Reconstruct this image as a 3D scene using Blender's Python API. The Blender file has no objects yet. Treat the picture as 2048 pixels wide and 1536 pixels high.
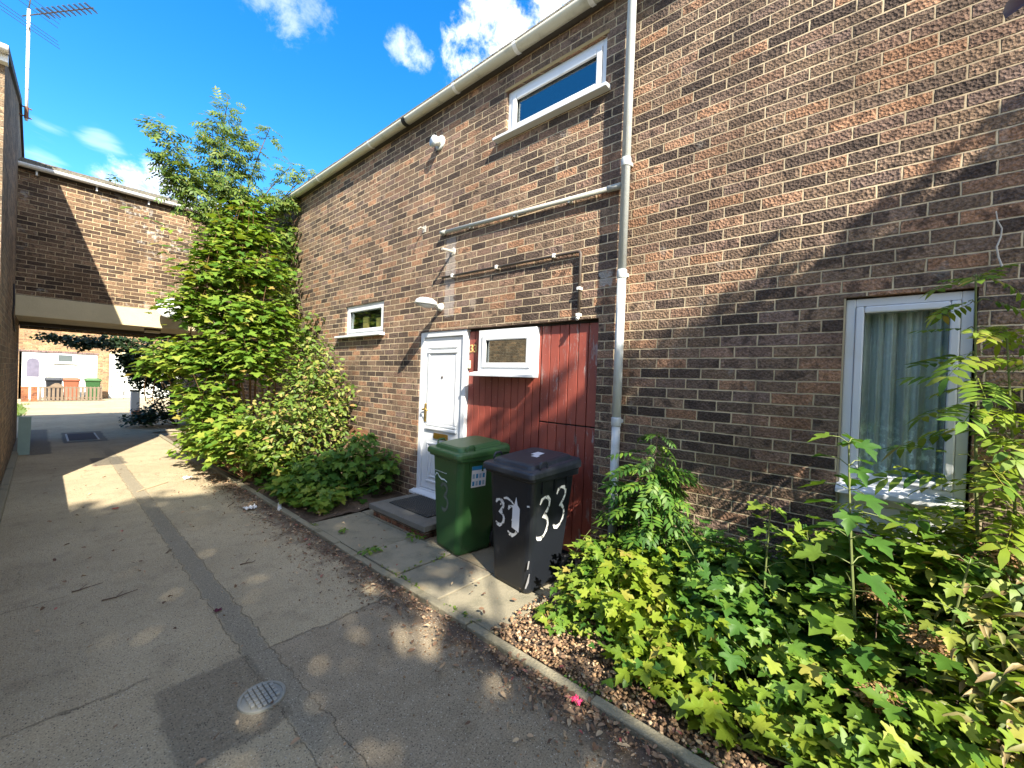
import bpy, math, random
import numpy as np
from mathutils import Vector, Matrix

rnd = random.Random(7)
scene = bpy.context.scene
COL = scene.collection
D = 3.12          # plane of the long facade
YC = 11.15        # front of the linking block over the passage
SUN = Vector((.43, 1.0, -.93)).normalized()   # direction the sunlight travels

# ------------------------------------------------------------------ nodes
class G:
    def __init__(s, nt): s.nt = nt
    def n(s, t, **kw):
        nd = s.nt.nodes.new(t)
        for k, v in kw.items(): setattr(nd, k, v)
        return nd
    def link(s, a, b): s.nt.links.new(a, b)
    def put(s, v, sock):
        if hasattr(v, 'links') or hasattr(v, 'is_linked'): s.nt.links.new(v, sock)
        else: sock.default_value = v
    def m(s, op, a, b=None, c=None, clamp=False):
        nd = s.n('ShaderNodeMath', operation=op, use_clamp=clamp)
        s.put(a, nd.inputs[0])
        if b is not None: s.put(b, nd.inputs[1])
        if c is not None: s.put(c, nd.inputs[2])
        return nd.outputs[0]
    def v(s, op, a, b=None):
        nd = s.n('ShaderNodeVectorMath', operation=op)
        s.put(a, nd.inputs[0])
        if b is not None: s.put(b, nd.inputs[1])
        return nd.outputs['Value'] if op in ('DOT_PRODUCT', 'LENGTH', 'DISTANCE') else nd.outputs['Vector']
    def xyz(s, a):
        nd = s.n('ShaderNodeSeparateXYZ'); s.put(a, nd.inputs[0]); return nd.outputs
    def comb(s, x, y, z=0.0):
        nd = s.n('ShaderNodeCombineXYZ')
        s.put(x, nd.inputs[0]); s.put(y, nd.inputs[1]); s.put(z, nd.inputs[2]); return nd.outputs[0]
    def pos(s): return s.n('ShaderNodeNewGeometry').outputs['Position']
    def noise(s, vec, scale, detail=2.0, rough=.5, col=False):
        nd = s.n('ShaderNodeTexNoise'); s.put(vec, nd.inputs['Vector'])
        nd.inputs['Scale'].default_value = scale; nd.inputs['Detail'].default_value = detail
        nd.inputs['Roughness'].default_value = rough
        return nd.outputs['Color'] if col else nd.outputs['Fac']
    def voro(s, vec, scale, feat='F1', out='Distance'):
        nd = s.n('ShaderNodeTexVoronoi', feature=feat); s.put(vec, nd.inputs['Vector'])
        nd.inputs['Scale'].default_value = scale; return nd.outputs[out]
    def white(s, vec):
        nd = s.n('ShaderNodeTexWhiteNoise', noise_dimensions='3D'); s.put(vec, nd.inputs['Vector']); return nd.outputs
    def sm(s, x, a, b):   # smoothstep
        nd = s.n('ShaderNodeMapRange', interpolation_type='SMOOTHSTEP')
        s.put(x, nd.inputs[0]); s.put(a, nd.inputs[1]); s.put(b, nd.inputs[2]); return nd.outputs[0]
    def mix(s, f, a, b, mode='MIX'):
        nd = s.n('ShaderNodeMix', data_type='RGBA', blend_type=mode)
        s.put(f, nd.inputs[0])
        for v, i in ((a, 6), (b, 7)):
            if isinstance(v, tuple): v = (*v[:3], 1)
            s.put(v, nd.inputs[i])
        return nd.outputs[2]
    def ramp(s, f, stops, const=False):
        nd = s.n('ShaderNodeValToRGB'); cr = nd.color_ramp
        if const: cr.interpolation = 'CONSTANT'
        while len(cr.elements) < len(stops): cr.elements.new(.5)
        for e, (p, c) in zip(cr.elements, stops): e.position = p; e.color = (*c, 1)
        s.put(f, nd.inputs[0]); return nd.outputs[0]
    def bump(s, h, strength=1.0, dist=1.0):
        nd = s.n('ShaderNodeBump'); nd.inputs['Strength'].default_value = strength
        nd.inputs['Distance'].default_value = dist; s.put(h, nd.inputs['Height']); return nd.outputs[0]

def newmat(name):
    m = bpy.data.materials.new(name); m.use_nodes = True
    g = G(m.node_tree); b = m.node_tree.nodes['Principled BSDF']
    return m, g, b

def plain(name, col, rough=.6, var=.12, scale=9, metal=0.0, bump=.0, dirt=None, spec=.5, dscale=3.0, dlo=.52, dhi=.75):
    m, g, b = newmat(name); p = g.pos()
    nz = g.noise(p, scale, 4, .6)
    k = g.m('MULTIPLY_ADD', nz, var * 2, 1 - var)
    c = g.mix(1.0, col, g.comb(k, k, k), 'MULTIPLY')
    if dirt:
        f = g.sm(g.noise(p, dscale, 6, .65), dlo, dhi)
        c = g.mix(f, c, dirt)
    g.put(c, b.inputs['Base Color']); b.inputs['Roughness'].default_value = rough
    b.inputs['Metallic'].default_value = metal; b.inputs['Specular IOR Level'].default_value = spec
    if bump: g.put(g.bump(g.noise(p, scale * 9, 3), 1, bump), b.inputs['Normal'])
    return m

def brick_mat(name, stops, mortar, pale=0.0, L=.2255, H=.0752, smooth=1.0, moss=0.0, off=0.0, patch=None, stain=None, bx=(.0,.0,.0,.0)):
    m, g, b = newmat(name); p = g.pos()
    w = g.n('ShaderNodeVectorMath', operation='MULTIPLY_ADD')
    g.put(g.noise(p, 7, 3, .6, True), w.inputs[0]); w.inputs[1].default_value = (.008,) * 3; w.inputs[2].default_value = (-.004,) * 3
    pw = g.v('ADD', p, w.outputs[0])
    x, y, z = g.xyz(pw)
    u = g.m('DIVIDE', g.m('ADD', g.m('ADD', x, y), off), L); v = g.m('DIVIDE', z, H)
    row = g.m('FLOOR', v)
    jit = g.m('MULTIPLY', g.m('SUBTRACT', g.white(g.comb(row, 3.3, 1.0))['Value'], .5), .14)
    u2 = g.m('ADD', g.m('ADD', u, g.m('MULTIPLY', g.m('MODULO', g.m('ABSOLUTE', row), 2.0), .5)), jit)
    col = g.m('FLOOR', u2); fu = g.m('SUBTRACT', u2, col); fv = g.m('SUBTRACT', v, row)
    du = g.m('MULTIPLY', g.m('MINIMUM', fu, g.m('SUBTRACT', 1.0, fu)), L)
    dv = g.m('MULTIPLY', g.m('MINIMUM', fv, g.m('SUBTRACT', 1.0, fv)), H)
    fine = g.noise(p, 70, 3, .7)
    rag = g.noise(p, 28, 3, .65)
    d = g.m('ADD', g.m('MINIMUM', du, dv), g.m('MULTIPLY', g.m('SUBTRACT', rag, .5), .007))
    brick = g.sm(d, .0026, .0062)
    wn = g.white(g.comb(col, row, 1.7)); wn2 = g.white(g.comb(col, row, 5.1))
    c = g.ramp(wn['Value'], stops)
    k = g.m('MULTIPLY_ADD', wn2['Value'], .5, .84)
    c = g.mix(1.0, c, g.comb(k, k, k), 'MULTIPLY')
    # burnt patches inside single bricks, shifted from brick to brick
    pv = g.v('ADD', p, g.v('SCALE', wn['Color']) if False else g.comb(g.m('MULTIPLY', wn['Value'], 9.0), g.m('MULTIPLY', wn2['Value'], 9.0), 0.0))
    burn = g.sm(g.noise(pv, 11, 3, .6), .50, .63)
    burn = g.m('MULTIPLY', burn, g.sm(wn2['Value'], .25, .7))
    c = g.mix(g.m('MULTIPLY', burn, .7), c, (.042, .030, .025))
    f2 = g.m('MULTIPLY_ADD', g.sm(fine, .25, .75), .95, .50)
    c = g.mix(1.0, c, g.comb(f2, f2, f2), 'MULTIPLY')
    if pale:
        pz = g.m('MULTIPLY', g.sm(g.noise(p, 1.1, 2), .47, .66), g.sm(g.noise(p, 9, 5, .7), .52, .66))
        c = g.mix(g.m('MULTIPLY', pz, pale), c, (.52, .50, .46))
    c = g.mix(g.m('MULTIPLY', g.sm(g.noise(p, 5, 4, .7), .63, .72), .35), c, (.34, .31, .27))
    mc = g.mix(g.sm(g.noise(p, 3, 4), .35, .7), mortar, tuple(q * .72 for q in mortar))
    c = g.mix(brick, mc, c)
    if patch:   # newer orange bricks let into the wall / repair mortar
        for (y0, y1, z0, z1, pc, amt) in patch:
            w_ = g.m('MULTIPLY', g.m('SUBTRACT', rag, .5), .12)
            ins = g.m('MULTIPLY', g.m('MULTIPLY', g.sm(g.m('ADD', y, w_), y0, y0 + .03), g.sm(g.m('ADD', y, w_), y1, y1 - .03)),
                      g.m('MULTIPLY', g.sm(g.m('ADD', z, w_), z0, z0 + .03), g.sm(g.m('ADD', z, w_), z1, z1 - .03)))
            c = g.mix(g.m('MULTIPLY', ins, amt), c, pc)
    if moss:
        c = g.mix(g.m('MULTIPLY', g.sm(g.noise(p, 2.3, 5, .7), .5, .7), moss), c, (.07, .065, .045))
    c = g.mix(g.m('MULTIPLY', g.sm(g.noise(p, .8, 5, .65), .42, .68), .6), c, g.mix(1.0, c, (.45, .42, .40), 'MULTIPLY'))
    drip = g.sm(g.noise(g.comb(g.m('MULTIPLY', g.m('ADD', x, y), 5.0), 0.0, g.m('MULTIPLY', z, .55)), 1.0, 5, .65), .52, .70)
    c = g.mix(g.m('MULTIPLY', drip, .38), c, (.050, .040, .034))
    g.put(c, b.inputs['Base Color']); b.inputs['Roughness'].default_value = .9
    b.inputs['Specular IOR Level'].default_value = .25
    pit = g.voro(p, 62)
    h = g.m('MULTIPLY', brick, g.m('ADD', .006, g.m('MULTIPLY', g.m('ADD', g.m('MULTIPLY', pit, .9), g.m('MULTIPLY', fine, .8)), .0062 * smooth)))
    g.put(g.bump(h, 1.0, 1.0), b.inputs['Normal'])
    return m

BR = [(0, (.066, .047, .037)), (.2, (.110, .077, .058)), (.42, (.178, .121, .082)), (.6, (.225, .150, .097)), (.74, (.165, .113, .090)), (.87, (.27, .158, .098)), (1, (.32, .175, .10))]
BRD = [(0, (.036, .027, .023)), (.3, (.065, .047, .038)), (.55, (.10, .07, .052)), (.8, (.14, .095, .068)), (1, (.20, .12, .075))]
BRO = [(0, (.30, .19, .10)), (.4, (.42, .26, .13)), (.7, (.36, .22, .12)), (1, (.25, .15, .085))]
M = {}
M['brick'] = brick_mat('brick_facade', BR, (.68, .55, .36), smooth=1.35, patch=[(5.45, 6.1, .62, .80, (.36, .16, .075), .75), (3.66, 3.86, 2.3, 3.25, (.42, .40, .38), .45), (1.66, 1.80, 2.40, 2.56, (.42, .38, .33), .9), (3.3, 3.42, 2.36, 2.5, (.45, .36, .28), .6)])
M['brick_link'] = brick_mat('brick_link_block', [(0, (.055, .036, .026)), (.35, (.11, .07, .046)), (.65, (.17, .107, .066)), (1, (.24, .15, .09))], (.68, .54, .33), pale=.75, off=.11)
M['brick_flank'] = brick_mat('brick_weathered_flank', [(0, (.17, .125, .085)), (.5, (.25, .18, .115)), (1, (.33, .22, .13))], (.42, .36, .25), moss=.5)
M['brick_far'] = brick_mat('brick_far_terrace', BRO, (.55, .45, .30), off=.07)
M['brick_step'] = brick_mat('brick_step', [(0, (.16, .07, .045)), (1, (.26, .12, .07))], (.32, .27, .2), off=.05)
M['brick_red'] = brick_mat('brick_red_pillar', [(0, (.30, .11, .055)), (1, (.42, .17, .08))], (.30, .17, .1))
M['upvc'] = plain('white_upvc', (.66, .68, .69), .32, .03, 3, dirt=(.62, .62, .58))
M['white_paint'] = plain('white_painted_metal', (.74, .75, .74), .45, .06, 5, dirt=(.50, .50, .46))
M['pipe'] = plain('grey_white_pipe', (.50, .53, .52), .40, .10, 6, dirt=(.40, .40, .36), dlo=.5, dhi=.72)
M['gutter'] = plain('aged_gutter_plastic', (.52, .50, .40), .45, .12, 4, dirt=(.30, .29, .22))
M['gutter_white'] = plain('white_gutter_plastic', (.80, .80, .78), .4, .06, 4, dirt=(.5, .49, .43))
M['waste'] = plain('grey_waste_pipe', (.42, .43, .38), .45, .15, 8)
M['copper'] = plain('dark_copper_pipe', (.075, .056, .043), .5, .25, 12)
M['clip'] = plain('white_pipe_clip', (.78, .77, .72), .5, .05)
M['concrete'] = plain('beam_concrete', (.52, .44, .28), .85, .14, 5, bump=.004, dirt=(.30, .27, .19), dscale=2.2)
M['slab'] = plain('step_slab', (.155, .145, .12), .9, .2, 7, bump=.006, dirt=(.10, .10, .085))
M['kerb'] = plain('kerb_concrete', (.25, .22, .145), .9, .22, 8, bump=.008, dirt=(.09, .085, .05), dscale=4)
M['tile'] = plain('roof_tile', (.16, .145, .115), .9, .35, 7, bump=.02, dirt=(.26, .25, .20), dscale=9)
M['fascia'] = plain('fascia_dark', (.05, .04, .03), .8, .2)
M['inside'] = plain('dark_interior', (.035, .033, .03), .9)  # near-black colour stands in for the dark behind openings and board gaps
M['brass'] = plain('brass', (.60, .40, .12), .32, .12, 30, metal=1.0)
M['green_plastic'] = plain('green_bin_plastic', (.028, .088, .026), .42, .10, 3, dirt=(.045, .085, .04), dscale=7, dlo=.55, dhi=.8)
M['green_lid'] = plain('green_lid_plastic', (.045, .125, .036), .45, .14, 5, dirt=(.10, .16, .08), dscale=8)
M['black_plastic'] = plain('black_bin_plastic', (.009, .011, .015), .42, .2, 4, dirt=(.035, .036, .038), dscale=9, dlo=.55, dhi=.85)
M['black_lid'] = plain('black_lid_plastic', (.026, .031, .040), .5, .2, 6, dirt=(.065, .072, .085), dscale=11)
M['orange_plastic'] = plain('orange_bin_plastic', (.27, .085, .04), .5)
M['rubber'] = plain('rubber', (.012, .012, .012), .8)
M['paint_white'] = plain('white_brush_paint', (.72, .72, .68), .7, .1, 40, dirt=(.05, .05, .055), dscale=34, dlo=.52, dhi=.62)
M['paint_faded'] = plain('faded_grey_paint', (.10, .125, .10), .8, .2, 40)
M['paint_logo'] = plain('white_logo_print', (.66, .74, .72), .5)
M['label_white'] = plain('white_sticker', (.74, .76, .78), .4, .03)
M['label_blue'] = plain('blue_sticker_print', (.03, .23, .46), .4)
M['label_grey'] = plain('grey_sticker_print', (.30, .42, .52), .4)
M['steel'] = plain('galvanised_steel', (.55, .56, .56), .4, .15, 20, metal=.7)
M['steel_dark'] = plain('weathered_aerial_metal', (.10, .085, .075), .5, .2, 20, metal=.4)
M['mast'] = plain('pale_mast', (.72, .72, .68), .5, .1, 8)
M['iron'] = plain('cast_iron', (.30, .30, .26), .55, .2, 30, metal=.35, bump=.004)
M['iron_dark'] = plain('dark_cover_iron', (.030, .036, .043), .85, .25, 20, spec=.2)
M['board'] = plain('pale_green_board', (.24, .34, .30), .55, .12, 6, dirt=(.36, .42, .38))
M['lamp'] = plain('lamp_white', (.58, .60, .58), .35, .05)
M['stub'] = plain('mortar_stub', (.42, .40, .35), .7, .1)
M['cable'] = plain('black_cable', (.012, .012, .012), .6)
M['wood'] = plain('weathered_wood', (.17, .125, .085), .85, .35, 9, dirt=(.30, .25, .18))
M['white_boards'] = plain('peeling_white_boards', (.66, .68, .63), .6, .06, 3, dirt=(.36, .40, .30), dscale=3.5, dlo=.52, dhi=.68)
M['lead_glass'] = plain('leaded_glass', (.16, .15, .20), .2, .4, 6)
M['yellow'] = plain('yellow_paper', (.55, .42, .12), .8)
M['pink'] = plain('pink_wrapper', (.75, .07, .19), .4)
M['paper'] = plain('white_litter', (.72, .70, .66), .6)
M['twig'] = plain('dry_twig', (.115, .075, .05), .9, .3, 20)
M['bark'] = plain('bark', (.10, .075, .05), .95, .35, 14, bump=.01)
M['stem_green'] = plain('green_stem', (.14, .17, .05), .7, .25, 8)
M['stem_red'] = plain('reddish_stem', (.24, .13, .06), .7, .25, 8)
M['terracotta'] = plain('terracotta', (.40, .15, .06), .8)

# red tongue and groove paint, flaking mostly on the cupboard door
def red_paint(name, flake):
    m, g, b = newmat(name); p = g.pos(); x, y, z = g.xyz(p)
    c = g.mix(g.sm(g.noise(p, 3, 4), .35, .7), (.29, .066, .044), (.205, .042, .03))
    st = g.comb(g.m('MULTIPLY', x, 22.0), g.m('MULTIPLY', y, 22.0), g.m('MULTIPLY', z, 4.0))
    nz = g.noise(st, 1.0, 5, .7)
    f = g.sm(nz, flake, flake + .05)
    area = g.sm(g.noise(p, 2.6, 2), .42, .62)
    c = g.mix(g.m('MULTIPLY', f, area), c, g.mix(g.noise(p, 30), (.46, .40, .38), (.20, .10, .08)))
    c = g.mix(g.sm(g.voro(p, 26), .09, .05), c, (.42, .30, .27))
    g.put(c, b.inputs['Base Color']); b.inputs['Roughness'].default_value = .5
    g.put(g.bump(g.m('ADD', g.m('MULTIPLY', nz, .003), g.m('MULTIPLY', f, -.002)), 1, 1), b.inputs['Normal'])
    return m
M['red'] = red_paint('red_board_paint', .70)
M['red_flaky'] = red_paint('flaking_red_board_paint', .565)

def glass_mat(name, tint=(.75, .82, .82), refl=.25):
    m = bpy.data.materials.new(name); m.use_nodes = True; nt = m.node_tree; nt.nodes.clear(); g = G(nt)
    out = g.n('ShaderNodeOutputMaterial'); t = g.n('ShaderNodeBsdfTransparent'); t.inputs[0].default_value = (*tint, 1)
    gl = g.n('ShaderNodeBsdfGlossy'); gl.inputs['Roughness'].default_value = .02; gl.inputs[0].default_value = (.9, .95, .95, 1)
    lw = g.n('ShaderNodeLayerWeight'); lw.inputs[0].default_value = refl
    mx = g.n('ShaderNodeMixShader'); g.put(g.m('MULTIPLY_ADD', lw.outputs['Fresnel'], .7, .05), mx.inputs[0])
    g.put(g.bump(g.noise(g.pos(), 1.6, 2), .1, .03), gl.inputs['Normal'])
    g.link(t.outputs[0], mx.inputs[1]); g.link(gl.outputs[0], mx.inputs[2]); g.link(mx.outputs[0], out.inputs[0])
    return m
M['glass'] = glass_mat('window_glass', (.42, .47, .48), .62)
M['glass_clear'] = glass_mat('clear_window_glass', (.94, .98, .97), .10)

def curtain_mat():
    m, g, b = newmat('net_curtain'); p = g.pos(); x, y, z = g.xyz(p)
    lace = g.noise(p, 26, 3, .6)
    low = g.sm(z, 1.55, 1.2)
    k = g.m('ADD', g.m('MULTIPLY', g.sm(lace, .5, .62), g.m('MULTIPLY_ADD', low, .35, .06)), .5)
    fold_shade = g.m('MULTIPLY_ADD', g.sm(g.m('ADD', g.m('SINE', g.m('MULTIPLY', y, 70.0)), g.m('SINE', g.m('MULTIPLY_ADD', y, 113.0, 1.0))), -.9, 1.3), .36, .92)  # light and shade of the folds painted as stripes into the net colour
    k = g.m('MULTIPLY', k, fold_shade)
    g.put(g.mix(1.0, (.95, .98, .90), g.comb(k, k, k), 'MULTIPLY'), b.inputs['Base Color'])
    b.inputs['Roughness'].default_value = .9; b.inputs['Alpha'].default_value = .95
    return m
M['net'] = curtain_mat()

def mat_door():
    m, g, b = newmat('doormat_rubber'); p = g.pos(); x, y, z = g.xyz(p)
    a = g.m('ABSOLUTE', g.m('SINE', g.m('MULTIPLY', g.m('ADD', x, y), 95.0))); c = g.m('ABSOLUTE', g.m('SINE', g.m('MULTIPLY', g.m('SUBTRACT', x, y), 95.0)))
    h = g.m('MULTIPLY', a, c)
    g.put(g.mix(h, (.05, .05, .045), (.016, .017, .016)), b.inputs['Base Color']); b.inputs['Roughness'].default_value = .75
    g.put(g.bump(h, 1, .008), b.inputs['Normal']); return m
M['doormat'] = mat_door()

def leaf_mat(name, stops, trans=.35, rough=.5):
    m, g, b = newmat(name); nt = m.node_tree
    gi = g.n('ShaderNodeNewGeometry'); r = gi.outputs['Random Per Island']
    c = g.ramp(r, stops)
    nz = g.m('MULTIPLY_ADD', g.noise(g.pos(), 14, 2), .5, .75)
    c = g.mix(1.0, c, g.comb(nz, nz, nz), 'MULTIPLY')
    g.put(c, b.inputs['Base Color']); b.inputs['Roughness'].default_value = rough; b.inputs['Specular IOR Level'].default_value = .35
    tr = g.n('ShaderNodeBsdfTranslucent'); g.put(g.mix(1.0, c, (1.25, 1.2, .55), 'MULTIPLY'), tr.inputs[0])
    mx = g.n('ShaderNodeMixShader'); mx.inputs[0].default_value = trans
    g.link(b.outputs[0], mx.inputs[1]); g.link(tr.outputs[0], mx.inputs[2])
    g.link(mx.outputs[0], nt.nodes['Material Output'].inputs[0]); return m
M['leaf_syc'] = leaf_mat('sycamore_leaf', [(0, (.060, .140, .015)), (.4, (.125, .215, .024)), (.75, (.195, .275, .034)), (.96, (.27, .30, .048)), (1, (.33, .24, .07))])
M['leaf_mid'] = leaf_mat('deep_green_leaf', [(0, (.036, .105, .016)), (.6, (.080, .175, .024)), (1, (.16, .25, .032))], .34)
M['leaf_yel'] = leaf_mat('yellow_green_leaf', [(0, (.12, .20, .018)), (.5, (.23, .32, .026)), (.9, (.28, .33, .04)), (1, (.36, .31, .07))], .45)
M['leaf_ash'] = leaf_mat('ash_leaf', [(0, (.055, .115, .022)), (.5, (.115, .180, .030)), (.9, (.17, .225, .042)), (1, (.24, .23, .06))], .36)
M['leaf_shr'] = leaf_mat('privet_leaf', [(0, (.07, .135, .02)), (.5, (.125, .19, .028)), (.82, (.21, .235, .045)), (.95, (.34, .29, .09)), (1, (.30, .18, .07))], .3)
M['leaf_dry'] = leaf_mat('dry_shrub_leaf', [(0, (.10, .14, .03)), (.35, (.18, .19, .05)), (.65, (.26, .20, .08)), (1, (.31, .22, .11))], .25)
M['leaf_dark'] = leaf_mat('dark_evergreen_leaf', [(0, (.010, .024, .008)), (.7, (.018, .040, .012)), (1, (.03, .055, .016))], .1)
M['leaf_plum'] = leaf_mat('purple_plum_leaf', [(0, (.030, .010, .016)), (.6, (.060, .016, .024)), (1, (.10, .03, .03))], .25, .4)
M['leaf_dead'] = leaf_mat('fallen_leaf', [(0, (.10, .055, .035)), (.4, (.20, .12, .07)), (.75, (.34, .22, .13)), (.93, (.48, .36, .22)), (1, (.30, .07, .07))], .1, .8)
M['seed'] = leaf_mat('dried_flower_head', [(0, (.20, .11, .05)), (1, (.34, .21, .09))], .1, .9)
M['grass'] = leaf_mat('grass_blade', [(0, (.07, .13, .02)), (1, (.16, .22, .035))], .3)
M['stone'] = leaf_mat('pebble', [(0, (.10, .058, .032)), (.5, (.24, .145, .078)), (.85, (.36, .24, .13)), (1, (.50, .38, .24))], 0, .85)

# ground materials
def ground_base(name):
    m, g, b = newmat(name); return m, g, b
def path_mat():
    m, g, b = newmat('worn_asphalt_path'); p = g.pos()
    wv = g.n('ShaderNodeVectorMath', operation='MULTIPLY_ADD')
    g.put(g.noise(p, 9, 4, .6, True), wv.inputs[0]); wv.inputs[1].default_value = (.10,) * 3; wv.inputs[2].default_value = (-.05,) * 3
    x, y, z = g.xyz(g.v('ADD', p, wv.outputs[0]))
    px, py, pz = g.xyz(p)
    def box(x0, x1, y0, y1, s=.02):
        return g.m('MULTIPLY', g.m('MULTIPLY', g.sm(x, x0 - s, x0 + s), g.sm(x, x1 + s, x1 - s)), g.m('MULTIPLY', g.sm(y, y0 - s, y0 + s), g.sm(y, y1 + s, y1 - s)))
    big = g.noise(p, .9, 4, .6); mid = g.noise(p, 5, 5, .65)
    c = g.mix(g.sm(big, .35, .68), (.385, .315, .20), (.475, .39, .25))
    c = g.mix(g.m('MULTIPLY', g.sm(mid, .5, .72), .55), c, (.255, .205, .135))
    # darker later patch in the foreground
    near = box(.88, 3, -6, 2.58)
    c = g.mix(g.m('MULTIPLY', near, .8), c, g.mix(g.sm(mid, .35, .7), (.255, .205, .138), (.345, .28, .19)))
    rough = box(.38, .79, 1.98, 2.60, .02)
    c = g.mix(g.m('MULTIPLY', rough, .85), c, g.mix(g.noise(p, 38, 3, .7), (.20, .168, .115), (.48, .40, .275)))
    # smooth trench reinstatement running up the path
    ch = g.m('MULTIPLY', g.m('MULTIPLY', g.sm(x, .765, .785), g.sm(x, .905, .885)), g.sm(y, 1.3, 1.9))
    ch = g.m('MULTIPLY', ch, g.sm(y, 11.5, 10.0))
    c = g.mix(g.m('MULTIPLY', ch, .85), c, g.mix(mid, (.215, .19, .138), (.275, .24, .172)))
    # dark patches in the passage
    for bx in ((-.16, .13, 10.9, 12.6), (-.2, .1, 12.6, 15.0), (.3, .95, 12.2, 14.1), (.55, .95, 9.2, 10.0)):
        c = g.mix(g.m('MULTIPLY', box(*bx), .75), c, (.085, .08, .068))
    # soil and rotted leaf gathered against the kerb
    soil = g.m('MULTIPLY', g.sm(g.m('ADD', px, g.m('MULTIPLY', g.m('SUBTRACT', mid, .5), .7)), 1.52, 1.78), .9)
    soil = g.m('MULTIPLY', soil, g.sm(py, 9.0, 6.0))
    c = g.mix(soil, c, g.mix(g.noise(p, 18, 4), (.055, .036, .026), (.15, .10, .07)))
    # cracks and seams
    def line(d, w): return g.sm(d, w, w * .4)
    crack = g.m('MULTIPLY', line(g.m('ABSOLUTE', g.m('SUBTRACT', y, 2.58)), .010), g.sm(px, .80, .92))
    crack = g.m('MAXIMUM', crack, g.m('MULTIPLY', line(g.m('ABSOLUTE', g.m('SUBTRACT', y, 2.74)), .010), g.sm(px, .42, .36)))
    crack = g.m('MAXIMUM', crack, g.m('MULTIPLY', line(g.m('ABSOLUTE', g.m('SUBTRACT', y, 4.12)), .007), g.sm(px, .16, .1)))
    crack = g.m('MAXIMUM', crack, g.m('MULTIPLY', line(g.m('ABSOLUTE', g.m('SUBTRACT', x, .768)), .0035), g.sm(py, 11, 10)))
    crack = g.m('MAXIMUM', crack, g.m('MULTIPLY', line(g.m('ABSOLUTE', g.m('SUBTRACT', x, .902)), .0035), g.sm(py, 11, 10)))
    crack = g.m('MAXIMUM', crack, g.m('MULTIPLY', line(g.m('ADD', g.voro(g.v('ADD', p, wv.outputs[0]), .55, 'DISTANCE_TO_EDGE'), g.m('MULTIPLY', g.sm(big, .42, .5), .1)), .004), .3))
    c = g.mix(g.m('MULTIPLY', crack, g.m('MULTIPLY_ADD', mid, .7, 0.0)), c, (.06, .05, .036))
    # aggregate
    sp = g.voro(p, 120); rc = g.voro(p, 120, 'F1', 'Color'); rr = g.xyz(rc)[0]
    c = g.mix(g.m('MULTIPLY', g.sm(sp, .45, .25), g.sm(rr, .84, .88)), c, (.50, .45, .35))
    c = g.mix(g.m('MULTIPLY', g.sm(sp, .45, .25), g.sm(rr, .3, .2)), c, (.10, .085, .062))
    gr = g.m('MULTIPLY_ADD', g.sm(g.noise(p, 120, 3, .75), .3, .7), .55, .70)
    c = g.mix(1.0, c, g.comb(gr, gr, gr), 'MULTIPLY')
    g.put(c, b.inputs['Base Color']); b.inputs['Roughness'].default_value = .88; b.inputs['Specular IOR Level'].default_value = .3
    h = g.m('ADD', g.m('MULTIPLY', g.noise(p, 110, 3, .7), g.m('MULTIPLY_ADD', rough, .016, .010)), g.m('MULTIPLY', crack, -.01))
    g.put(g.bump(g.m('ADD', h, g.m('MULTIPLY', mid, .006)), 1, 1), b.inputs['Normal'])
    return m
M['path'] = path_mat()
def paving_mat():
    m, g, b = newmat('paving_slab_concrete'); p = g.pos()
    r = g.n('ShaderNodeNewGeometry').outputs['Random Per Island']
    c = g.mix(r, (.215, .19, .125), (.30, .26, .18))
    c = g.mix(g.m('MULTIPLY', g.sm(g.noise(p, 4, 5, .65), .45, .7), .6), c, (.115, .110, .072))
    c = g.mix(g.m('MULTIPLY', g.sm(g.voro(p, 95), .3, .15), .5), c, (.33, .30, .23))
    c = g.mix(g.m('MULTIPLY', g.sm(g.noise(p, 2.2, 3), .6, .7), .3), c, (.30, .19, .09))
    g.put(c, b.inputs['Base Color']); b.inputs['Roughness'].default_value = .9
    g.put(g.bump(g.noise(p, 90, 4, .7), 1, .006), b.inputs['Normal']); return m
M['paving'] = paving_mat()
def soil_mat():
    m, g, b = newmat('bed_soil'); p = g.pos()
    c = g.mix(g.noise(p, 14, 5, .7), (.045, .030, .020), (.19, .13, .085))
    g.put(c, b.inputs['Base Color']); b.inputs['Roughness'].default_value = .95
    g.put(g.bump(g.noise(p, 40, 5, .7), 1, .03), b.inputs['Normal']); return m
M['soil'] = soil_mat()
M['lawn'] = plain('far_ground', (.12, .17, .035), .95, .3, 4)

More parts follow.
